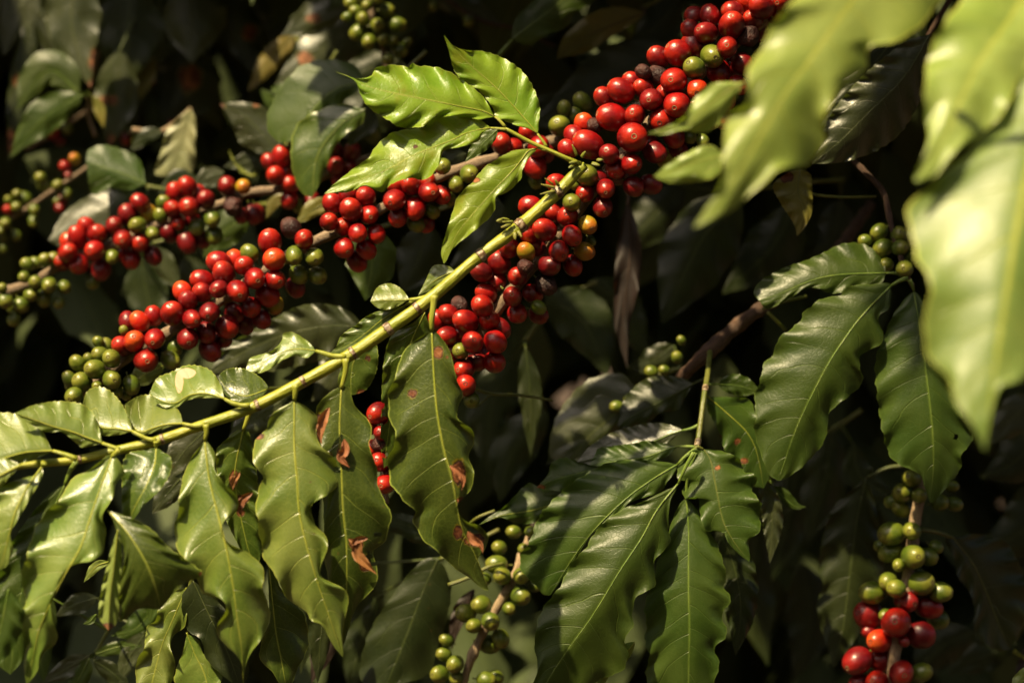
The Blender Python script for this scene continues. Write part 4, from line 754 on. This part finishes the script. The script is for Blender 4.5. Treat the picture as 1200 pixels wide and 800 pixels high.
sprig('leafy_sprig', 'green leaves spreading left from a pale joint above the blurred yellow-green cherries', [(115,60),(106,100),(104,135),(112,160)], 1.43, [
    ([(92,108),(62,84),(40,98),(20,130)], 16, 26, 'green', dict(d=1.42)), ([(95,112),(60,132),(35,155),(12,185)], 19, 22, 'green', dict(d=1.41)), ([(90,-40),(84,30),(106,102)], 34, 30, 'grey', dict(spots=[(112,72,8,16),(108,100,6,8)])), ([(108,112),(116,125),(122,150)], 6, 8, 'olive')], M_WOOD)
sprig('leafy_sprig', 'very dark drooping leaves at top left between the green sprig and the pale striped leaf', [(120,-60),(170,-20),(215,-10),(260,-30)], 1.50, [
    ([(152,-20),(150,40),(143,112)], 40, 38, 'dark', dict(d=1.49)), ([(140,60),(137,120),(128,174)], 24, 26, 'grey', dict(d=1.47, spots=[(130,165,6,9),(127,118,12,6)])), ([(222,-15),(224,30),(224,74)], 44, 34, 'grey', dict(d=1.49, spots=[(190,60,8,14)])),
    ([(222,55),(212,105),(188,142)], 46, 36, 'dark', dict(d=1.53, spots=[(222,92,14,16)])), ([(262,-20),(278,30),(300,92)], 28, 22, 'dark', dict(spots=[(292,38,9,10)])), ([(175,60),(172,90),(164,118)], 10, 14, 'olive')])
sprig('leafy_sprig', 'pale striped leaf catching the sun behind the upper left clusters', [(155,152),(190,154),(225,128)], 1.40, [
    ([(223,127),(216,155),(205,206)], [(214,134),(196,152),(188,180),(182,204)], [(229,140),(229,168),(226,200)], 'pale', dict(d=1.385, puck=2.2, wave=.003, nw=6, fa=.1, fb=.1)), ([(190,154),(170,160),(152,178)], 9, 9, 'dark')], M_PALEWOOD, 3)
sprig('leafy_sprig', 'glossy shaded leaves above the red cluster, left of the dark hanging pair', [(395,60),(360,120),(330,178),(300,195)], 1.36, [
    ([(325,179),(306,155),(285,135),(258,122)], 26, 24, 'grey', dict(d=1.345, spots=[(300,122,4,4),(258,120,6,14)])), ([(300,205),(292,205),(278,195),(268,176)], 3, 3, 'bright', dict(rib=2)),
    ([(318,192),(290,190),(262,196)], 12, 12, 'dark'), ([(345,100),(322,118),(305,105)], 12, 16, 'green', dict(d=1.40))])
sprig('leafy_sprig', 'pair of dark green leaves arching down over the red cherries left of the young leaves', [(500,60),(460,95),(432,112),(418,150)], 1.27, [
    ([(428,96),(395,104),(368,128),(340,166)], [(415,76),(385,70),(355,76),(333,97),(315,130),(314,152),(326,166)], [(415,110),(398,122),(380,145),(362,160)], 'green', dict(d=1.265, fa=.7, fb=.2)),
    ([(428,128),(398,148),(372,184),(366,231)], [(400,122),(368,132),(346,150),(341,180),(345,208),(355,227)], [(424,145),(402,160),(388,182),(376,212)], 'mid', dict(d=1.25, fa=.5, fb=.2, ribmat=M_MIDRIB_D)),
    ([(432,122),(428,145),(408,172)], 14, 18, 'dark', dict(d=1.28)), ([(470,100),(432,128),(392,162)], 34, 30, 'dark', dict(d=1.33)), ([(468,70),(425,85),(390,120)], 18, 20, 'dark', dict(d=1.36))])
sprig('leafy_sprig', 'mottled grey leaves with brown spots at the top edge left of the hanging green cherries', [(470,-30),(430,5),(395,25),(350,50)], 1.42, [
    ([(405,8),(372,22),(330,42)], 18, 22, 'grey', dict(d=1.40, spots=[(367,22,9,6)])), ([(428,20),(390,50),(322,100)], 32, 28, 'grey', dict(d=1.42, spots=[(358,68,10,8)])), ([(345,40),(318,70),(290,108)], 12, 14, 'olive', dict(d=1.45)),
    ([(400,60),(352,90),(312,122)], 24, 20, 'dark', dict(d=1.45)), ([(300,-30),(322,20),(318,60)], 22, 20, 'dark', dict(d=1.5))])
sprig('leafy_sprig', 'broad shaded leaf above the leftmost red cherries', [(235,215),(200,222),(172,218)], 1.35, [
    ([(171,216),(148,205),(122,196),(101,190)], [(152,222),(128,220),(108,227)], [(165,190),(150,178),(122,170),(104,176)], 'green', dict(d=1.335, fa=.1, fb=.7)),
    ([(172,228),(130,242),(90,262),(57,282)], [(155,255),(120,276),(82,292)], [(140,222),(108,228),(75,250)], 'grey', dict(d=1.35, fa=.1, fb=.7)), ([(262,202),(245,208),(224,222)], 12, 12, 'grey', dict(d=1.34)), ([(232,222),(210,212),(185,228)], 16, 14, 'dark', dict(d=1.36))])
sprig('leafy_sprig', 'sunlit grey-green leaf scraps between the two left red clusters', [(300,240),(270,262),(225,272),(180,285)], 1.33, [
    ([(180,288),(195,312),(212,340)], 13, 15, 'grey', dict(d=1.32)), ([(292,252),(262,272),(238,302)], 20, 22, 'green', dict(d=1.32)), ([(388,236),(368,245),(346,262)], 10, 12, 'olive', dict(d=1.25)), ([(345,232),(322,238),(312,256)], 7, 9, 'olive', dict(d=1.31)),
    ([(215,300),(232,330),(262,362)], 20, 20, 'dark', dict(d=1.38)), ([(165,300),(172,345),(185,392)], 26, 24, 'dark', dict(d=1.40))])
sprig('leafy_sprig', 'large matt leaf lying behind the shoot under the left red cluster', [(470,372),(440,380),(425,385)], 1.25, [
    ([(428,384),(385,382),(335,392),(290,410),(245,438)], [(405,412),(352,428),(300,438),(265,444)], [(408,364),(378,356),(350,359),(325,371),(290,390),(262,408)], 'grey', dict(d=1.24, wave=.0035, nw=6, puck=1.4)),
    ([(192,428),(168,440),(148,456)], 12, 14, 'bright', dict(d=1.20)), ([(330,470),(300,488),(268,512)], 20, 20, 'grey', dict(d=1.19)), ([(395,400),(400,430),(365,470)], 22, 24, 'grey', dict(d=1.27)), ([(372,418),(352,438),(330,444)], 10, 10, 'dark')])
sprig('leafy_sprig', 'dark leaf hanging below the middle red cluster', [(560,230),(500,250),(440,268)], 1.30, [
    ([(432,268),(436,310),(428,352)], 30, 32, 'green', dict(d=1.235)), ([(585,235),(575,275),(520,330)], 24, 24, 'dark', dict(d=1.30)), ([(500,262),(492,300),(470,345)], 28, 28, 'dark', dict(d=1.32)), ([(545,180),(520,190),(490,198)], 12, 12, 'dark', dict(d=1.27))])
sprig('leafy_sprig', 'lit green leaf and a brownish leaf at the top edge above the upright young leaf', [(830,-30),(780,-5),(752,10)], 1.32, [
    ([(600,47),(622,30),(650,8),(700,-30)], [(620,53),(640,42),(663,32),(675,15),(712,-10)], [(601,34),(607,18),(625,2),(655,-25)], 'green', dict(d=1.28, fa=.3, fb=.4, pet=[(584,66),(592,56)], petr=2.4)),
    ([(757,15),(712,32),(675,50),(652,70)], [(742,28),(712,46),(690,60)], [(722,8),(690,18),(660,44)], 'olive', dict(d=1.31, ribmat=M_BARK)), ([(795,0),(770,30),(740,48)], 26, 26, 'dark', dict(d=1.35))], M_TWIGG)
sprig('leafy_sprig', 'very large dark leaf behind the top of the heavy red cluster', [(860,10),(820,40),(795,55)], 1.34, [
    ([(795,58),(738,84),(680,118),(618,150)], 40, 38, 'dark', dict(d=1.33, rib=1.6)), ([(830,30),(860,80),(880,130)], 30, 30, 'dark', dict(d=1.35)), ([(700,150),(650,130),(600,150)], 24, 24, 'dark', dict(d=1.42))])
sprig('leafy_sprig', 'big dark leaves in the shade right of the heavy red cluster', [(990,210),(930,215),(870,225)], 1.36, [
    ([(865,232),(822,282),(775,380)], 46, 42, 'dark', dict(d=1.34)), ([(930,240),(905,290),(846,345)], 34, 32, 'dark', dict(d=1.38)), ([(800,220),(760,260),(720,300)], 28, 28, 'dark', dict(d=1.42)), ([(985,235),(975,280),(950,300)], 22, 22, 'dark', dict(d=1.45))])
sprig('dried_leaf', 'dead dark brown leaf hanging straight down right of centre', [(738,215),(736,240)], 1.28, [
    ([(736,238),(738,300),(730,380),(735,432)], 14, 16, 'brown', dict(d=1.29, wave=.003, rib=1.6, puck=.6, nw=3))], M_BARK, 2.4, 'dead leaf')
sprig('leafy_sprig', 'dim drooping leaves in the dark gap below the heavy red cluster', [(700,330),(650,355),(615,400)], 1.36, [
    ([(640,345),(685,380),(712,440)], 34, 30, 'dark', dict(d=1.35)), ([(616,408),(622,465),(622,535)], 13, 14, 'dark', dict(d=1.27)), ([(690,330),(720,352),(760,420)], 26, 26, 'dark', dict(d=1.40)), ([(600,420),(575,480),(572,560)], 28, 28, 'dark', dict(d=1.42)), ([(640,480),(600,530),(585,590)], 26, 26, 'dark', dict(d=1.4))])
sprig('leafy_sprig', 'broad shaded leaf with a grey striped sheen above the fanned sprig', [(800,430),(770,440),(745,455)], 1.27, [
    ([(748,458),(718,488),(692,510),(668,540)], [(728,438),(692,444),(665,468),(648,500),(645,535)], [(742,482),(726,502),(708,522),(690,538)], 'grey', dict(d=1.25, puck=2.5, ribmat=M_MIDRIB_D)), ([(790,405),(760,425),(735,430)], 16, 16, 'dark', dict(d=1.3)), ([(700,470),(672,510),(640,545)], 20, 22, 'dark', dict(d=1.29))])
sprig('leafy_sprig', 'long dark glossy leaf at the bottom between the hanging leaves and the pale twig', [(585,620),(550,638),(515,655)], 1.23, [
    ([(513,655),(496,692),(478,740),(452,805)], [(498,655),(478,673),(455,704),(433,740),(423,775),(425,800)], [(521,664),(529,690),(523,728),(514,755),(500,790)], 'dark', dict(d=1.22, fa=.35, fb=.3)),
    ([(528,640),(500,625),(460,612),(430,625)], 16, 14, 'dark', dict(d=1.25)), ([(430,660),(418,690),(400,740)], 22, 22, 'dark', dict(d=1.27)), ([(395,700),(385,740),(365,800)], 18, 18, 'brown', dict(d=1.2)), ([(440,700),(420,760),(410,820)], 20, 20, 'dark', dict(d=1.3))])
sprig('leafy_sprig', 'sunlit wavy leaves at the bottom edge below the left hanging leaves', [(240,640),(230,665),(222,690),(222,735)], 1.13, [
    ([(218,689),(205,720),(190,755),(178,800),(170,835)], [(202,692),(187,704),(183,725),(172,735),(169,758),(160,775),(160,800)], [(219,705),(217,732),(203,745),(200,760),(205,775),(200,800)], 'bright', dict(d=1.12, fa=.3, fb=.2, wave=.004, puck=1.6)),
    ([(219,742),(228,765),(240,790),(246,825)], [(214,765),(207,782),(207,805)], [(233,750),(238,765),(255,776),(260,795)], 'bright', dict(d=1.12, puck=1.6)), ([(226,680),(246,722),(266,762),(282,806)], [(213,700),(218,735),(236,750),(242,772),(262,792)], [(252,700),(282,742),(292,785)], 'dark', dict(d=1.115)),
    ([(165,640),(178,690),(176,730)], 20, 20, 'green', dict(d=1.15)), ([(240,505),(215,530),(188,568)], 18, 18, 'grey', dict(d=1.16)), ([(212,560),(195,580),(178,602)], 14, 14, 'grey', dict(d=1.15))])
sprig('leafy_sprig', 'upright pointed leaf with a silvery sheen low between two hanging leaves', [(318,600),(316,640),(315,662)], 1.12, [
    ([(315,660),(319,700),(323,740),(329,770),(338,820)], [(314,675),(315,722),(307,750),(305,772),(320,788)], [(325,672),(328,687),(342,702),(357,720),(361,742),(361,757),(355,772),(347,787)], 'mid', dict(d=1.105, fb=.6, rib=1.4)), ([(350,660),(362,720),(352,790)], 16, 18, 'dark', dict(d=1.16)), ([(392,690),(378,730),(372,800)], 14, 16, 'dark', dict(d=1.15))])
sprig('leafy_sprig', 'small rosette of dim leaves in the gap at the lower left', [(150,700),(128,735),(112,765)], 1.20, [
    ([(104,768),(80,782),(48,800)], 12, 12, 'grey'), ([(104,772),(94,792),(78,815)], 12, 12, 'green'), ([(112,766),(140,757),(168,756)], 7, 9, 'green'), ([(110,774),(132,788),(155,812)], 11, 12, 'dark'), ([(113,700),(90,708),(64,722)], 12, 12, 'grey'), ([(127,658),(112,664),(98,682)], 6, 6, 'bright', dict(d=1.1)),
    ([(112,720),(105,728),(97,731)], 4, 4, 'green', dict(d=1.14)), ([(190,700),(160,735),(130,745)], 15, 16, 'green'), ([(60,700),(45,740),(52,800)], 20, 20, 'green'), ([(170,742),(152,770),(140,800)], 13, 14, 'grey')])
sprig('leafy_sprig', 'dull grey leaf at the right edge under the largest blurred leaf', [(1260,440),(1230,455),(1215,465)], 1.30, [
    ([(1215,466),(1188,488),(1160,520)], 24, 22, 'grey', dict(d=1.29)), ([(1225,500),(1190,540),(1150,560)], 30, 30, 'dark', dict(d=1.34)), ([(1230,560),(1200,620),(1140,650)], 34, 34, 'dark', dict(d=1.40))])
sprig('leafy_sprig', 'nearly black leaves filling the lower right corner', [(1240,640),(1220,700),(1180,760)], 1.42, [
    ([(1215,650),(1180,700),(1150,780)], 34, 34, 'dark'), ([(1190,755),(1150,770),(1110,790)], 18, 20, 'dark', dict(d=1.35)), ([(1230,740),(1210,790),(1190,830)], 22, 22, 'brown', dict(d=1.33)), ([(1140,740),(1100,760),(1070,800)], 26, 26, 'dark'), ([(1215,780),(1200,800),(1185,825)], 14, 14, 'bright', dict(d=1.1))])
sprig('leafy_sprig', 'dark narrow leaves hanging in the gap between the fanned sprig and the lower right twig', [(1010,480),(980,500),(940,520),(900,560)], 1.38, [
    ([(975,505),(965,570),(945,640)], 26, 26, 'dark'), ([(935,530),(925,600),(905,680)], 28, 28, 'dark', dict(d=1.42)), ([(905,570),(930,592),(945,594)], 9, 5, 'green', dict(d=1.2)), ([(1000,520),(1010,560),(1060,590)], 16, 18, 'dark', dict(d=1.33)), ([(890,600),(880,690),(900,780)], 30, 30, 'dark', dict(d=1.45)), ([(940,660),(950,730),(930,800)], 28, 28, 'dark', dict(d=1.48))])

# ================================================================== the mass of the bush behind, the soil, unseen foliage added for shade
def scatter(name, n, place, size, kinds, label, seed, cat='foliage'):
    rr = np.random.RandomState(seed); nt_, nc_ = 7, 5
    Vs, Fs, UV = [], [], []
    t = np.linspace(0, 1, nt_); u = np.linspace(-1, 1, nc_); pf = np.clip(np.sin(math.pi * t ** .8) ** .85, 0, 1)
    for i in range(n):
        c = place(rr); L = size * rr.uniform(.7, 1.25); W = L * rr.uniform(.17, .23)
        a = np.array([rr.uniform(-.8, .8), rr.uniform(-.8, .4), -rr.uniform(.25, 1.0)]); a /= np.linalg.norm(a)
        nrm = np.array([rr.uniform(-.5, .5), -rr.uniform(.3, 1.0), rr.uniform(.1, 1.0)]); nrm -= a * nrm.dot(a); nrm /= np.linalg.norm(nrm); sd = np.cross(a, nrm)
        ph = rr.uniform(0, 6.28)
        for ti, tt in enumerate(t):
            for ui, uu in enumerate(u):
                p = np.array(c) + a * L * tt - nrm * L * .25 * tt * tt + sd * W * pf[ti] * uu - nrm * W * .3 * abs(uu) * pf[ti] + nrm * .004 * math.sin(13 * tt + ph + uu) * abs(uu)
                Vs.append(p); UV.append((uu * .5 + .5, tt))
        b = i * nt_ * nc_
        for x in range(nt_ - 1):
            for y in range(nc_ - 1):
                q = b + x * nc_ + y; Fs.append((q, q + nc_, q + nc_ + 1, q + 1))
    me = bpy.data.meshes.new(name); me.from_pydata([tuple(v) for v in Vs], [], Fs)
    me.polygons.foreach_set('use_smooth', [True] * len(Fs))
    uvl = me.uv_layers.new(name='UVMap'); vi = np.empty(len(me.loops), dtype=np.int32); me.loops.foreach_get('vertex_index', vi)
    uvl.data.foreach_set('uv', np.array(UV, dtype=np.float32)[vi].ravel())
    me.materials.append(LM[kinds])
    return tag(link_mesh(name, me), label, cat, kind='stuff')
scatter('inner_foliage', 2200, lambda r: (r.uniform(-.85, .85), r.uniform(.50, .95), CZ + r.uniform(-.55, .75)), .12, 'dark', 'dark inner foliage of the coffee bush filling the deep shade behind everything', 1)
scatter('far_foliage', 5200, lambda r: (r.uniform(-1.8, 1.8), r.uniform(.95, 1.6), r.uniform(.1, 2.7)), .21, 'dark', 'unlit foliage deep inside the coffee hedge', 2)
LIT = [(x, y, dA, .030) for x, y in ((20,500),(0,600),(60,540),(90,590),(60,660),(40,740),(120,490),(110,620),(180,480),(160,640),(230,450),(215,560),(240,620),(280,700),(285,455),(300,540),(330,520),(335,610),(370,680),(340,405),(400,420),
       (400,500),(410,600),(420,680),(460,370),(500,430),(510,520),(520,600),(550,650),(510,350),(560,300),(610,265),(660,220),(560,240),(600,190),(600,130),(570,90),(540,110),(480,110),(430,110),(520,150),(460,190),(420,215))]
LIT += [(x, y, dB, .018) for x, y in ((900,0),(850,40),(810,80),(770,120),(720,140),(700,190),(740,220),(660,260),(680,300),(620,300),(590,340),(560,390),(550,440))]
LIT += [(x, y, dC, .020) for x, y in ((90,440),(130,430),(170,400),(210,370),(250,340),(300,320),(340,290),(370,310),(400,240),(420,280),(460,240),(500,230),(590,170))]
LIT += [(x, y, dD, .022) for x, y in ((20,350),(60,330),(90,290),(130,290),(160,260),(210,240),(220,270),(280,220),(330,200))]
LIT += [(x, y, d_, .045) for x, y, d_ in ((1000,20,.8),(940,100,.8),(880,180,.8),(840,230,.8),(1150,60,.785),(1100,170,.785),(1200,150,.765),(1130,250,.765),(1150,380,.765),(1160,480,.765),(820,120,.9),(800,195,.9),(1180,250,.765),(1180,90,.765),(1120,100,.785),(1190,330,.765),(1050,0,.8),(960,60,.8),(1090,300,.765),(1130,20,.785))]
LIT += [(x, y, dJ, .024) for x, y in ((1080,380),(1050,470),(990,370),(950,440),(920,520),(1060,420),(1070,520),(960,320))] + [(x, y, dK, .028) for x, y in ((740,540),(680,600),(740,610),(700,700),(660,760),(810,640),(805,740),(850,570))]
LIT += [(205,165,1.385,.035),(205,190,1.385,.03),(215,140,1.385,.03),(35,100,1.42,.015),(50,160,1.41,.015),(130,150,1.47,.012),(330,60,1.42,.012),(395,40,1.42,.012),(95,60,1.43,.01),(370,110,1.265,.012),(375,180,1.25,.012),(620,35,1.28,.01),(30,20,1.45,.02),(380,50,1.42,.015),(640,20,1.28,.02),(90,262,1.35,.02),(195,310,1.32,.01),(60,225,1.42,.035),(20,255,1.42,.035),(100,205,1.42,.03),(15,290,1.42,.03),(60,345,1.28,.02),(20,345,1.28,.02),(60,110,1.42,.01),(290,150,1.345,.02),(350,370,1.24,.03),(1010,130,1.16,.02),(440,30,1.33,.02),
       (190,720,1.12,.02),(235,780,1.12,.02),(335,720,1.105,.02),(444,520,1.15,.015)]
SV = np.array(Vector((-0.42, -0.55, 1.0)).normalized()); LQ = np.array([tuple(P(*q[:3])) for q in LIT]); LR = np.array([q[3] for q in LIT]) + .028
def shade_canopy(r):  # rejects spots that would block the sun from the listed points
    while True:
        p = shade_canopy0(r); ok = True
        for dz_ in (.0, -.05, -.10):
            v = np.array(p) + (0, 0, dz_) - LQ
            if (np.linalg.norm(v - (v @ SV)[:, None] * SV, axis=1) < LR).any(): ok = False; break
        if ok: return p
def shade_canopy0(r):
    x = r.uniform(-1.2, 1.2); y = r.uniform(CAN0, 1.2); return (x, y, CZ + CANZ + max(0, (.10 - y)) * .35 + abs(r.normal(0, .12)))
CAN0, CANZ = -.35, .33
scatter('shade_canopy_foliage', 4200, shade_canopy, .13, 'dark', 'unseen leaves added overhead to shade the background', 3)  # added unseen leaves, gapped to shade the background but not the front
scatter('added_sky_block_foliage', 3500, lambda r: (r.uniform(-3, 3), -D0 - r.uniform(.8, 1.5), r.uniform(.05, 2.7)), .17, 'dark', 'unseen foliage added behind the camera to block sky light', 4)  # added unseen hedge that cuts the sky light from behind the camera
gm, gnt = new_mat('soil'); g = NT(gnt)
pos = g.n('ShaderNodeNewGeometry').outputs['Position']
a_ = g.noise(6, 6, .65, vec=pos); b_ = g.noise(60, 4, .6, vec=pos)
col = g.mix(g.smooth(a_, .35, .65), (.030, .018, .010), (.075, .045, .025))
bp = g.n('ShaderNodeBump', Strength=.9, Distance=.01); g.l(g.m('ADD', a_, b_), bp.inputs['Height'])
pr = g.n('ShaderNodeBsdfPrincipled', Roughness=.95); g.l(col, pr.inputs['Base Color']); g.l(bp.outputs[0], pr.inputs['Normal'])
o_ = g.n('ShaderNodeOutputMaterial'); g.l(pr.outputs[0], o_.inputs[0])
n_ = 81; xs = np.sign(np.linspace(-1, 1, n_)) * np.abs(np.linspace(-1, 1, n_)) ** 3 * 200
X, Y = np.meshgrid(xs, xs); Z = .03 * np.sin(X * 3.1 + 1) * np.cos(Y * 2.7) * np.exp(-(X * X + Y * Y) / 60)
V = np.stack([X.ravel(), Y.ravel(), Z.ravel()], axis=1); i = np.arange(n_ - 1)[:, None] * n_; j = np.arange(n_ - 1)[None, :]
gr = link_mesh('ground', mesh_np('ground', V, np.stack([i + j, i + j + 1, i + n_ + j + 1, i + n_ + j], axis=-1).reshape(-1, 4), gm)); tag(gr, 'dark soil under the coffee bushes', kind='structure')

# ------------------------------------------------------------------ light, sky, camera
SUN = Vector((-0.42, -0.55, 1.0)).normalized()
EL = math.asin(SUN.z); AZ = math.atan2(SUN.x, SUN.y)
w = bpy.data.worlds.new('World'); scene.world = w; w.use_nodes = True
nt = w.node_tree; nt.nodes.clear()
sky = nt.nodes.new('ShaderNodeTexSky'); sky.sky_type = 'NISHITA'; sky.sun_disc = False
sky.sun_elevation = EL; sky.sun_rotation = AZ; sky.dust_density = 8.0; sky.air_density = 1.0; sky.ozone_density = 0.3
bg = nt.nodes.new('ShaderNodeBackground'); bg.inputs['Strength'].default_value = SKY
ow = nt.nodes.new('ShaderNodeOutputWorld'); nt.links.new(sky.outputs[0], bg.inputs[0]); nt.links.new(bg.outputs[0], ow.inputs[0])
ld = bpy.data.lights.new('sun', 'SUN'); ld.energy = SUNE; ld.angle = R(0.9); ld.color = (1.0, 0.81, 0.47)
lo = bpy.data.objects.new('sun', ld); C.objects.link(lo); lo.rotation_euler = (-SUN).to_track_quat('-Z', 'Y').to_euler()
cam = bpy.data.cameras.new('camera'); co = bpy.data.objects.new('camera', cam); C.objects.link(co)
co.location = CAM; co.rotation_euler = (R(90), 0, 0); cam.lens = LENS; cam.sensor_width = 36
cam.clip_start = 0.02; cam.clip_end = 500
cam.dof.use_dof = True; cam.dof.focus_distance = 1.095; cam.dof.aperture_fstop = 4.8; cam.dof.aperture_blades = 0
scene.camera = co
vs = scene.view_settings; vs.view_transform = 'Standard'; vs.look = 'None'; vs.exposure = EXPO; vs.gamma = 1
scene.cycles.use_denoising = True
scene.cycles.max_bounces = 6; scene.cycles.diffuse_bounces = 3; scene.cycles.glossy_bounces = 2; scene.cycles.transmission_bounces = 3
scene.cycles.caustics_reflective = False; scene.cycles.caustics_refractive = False
scene.cycles.sample_clamp_indirect = 4
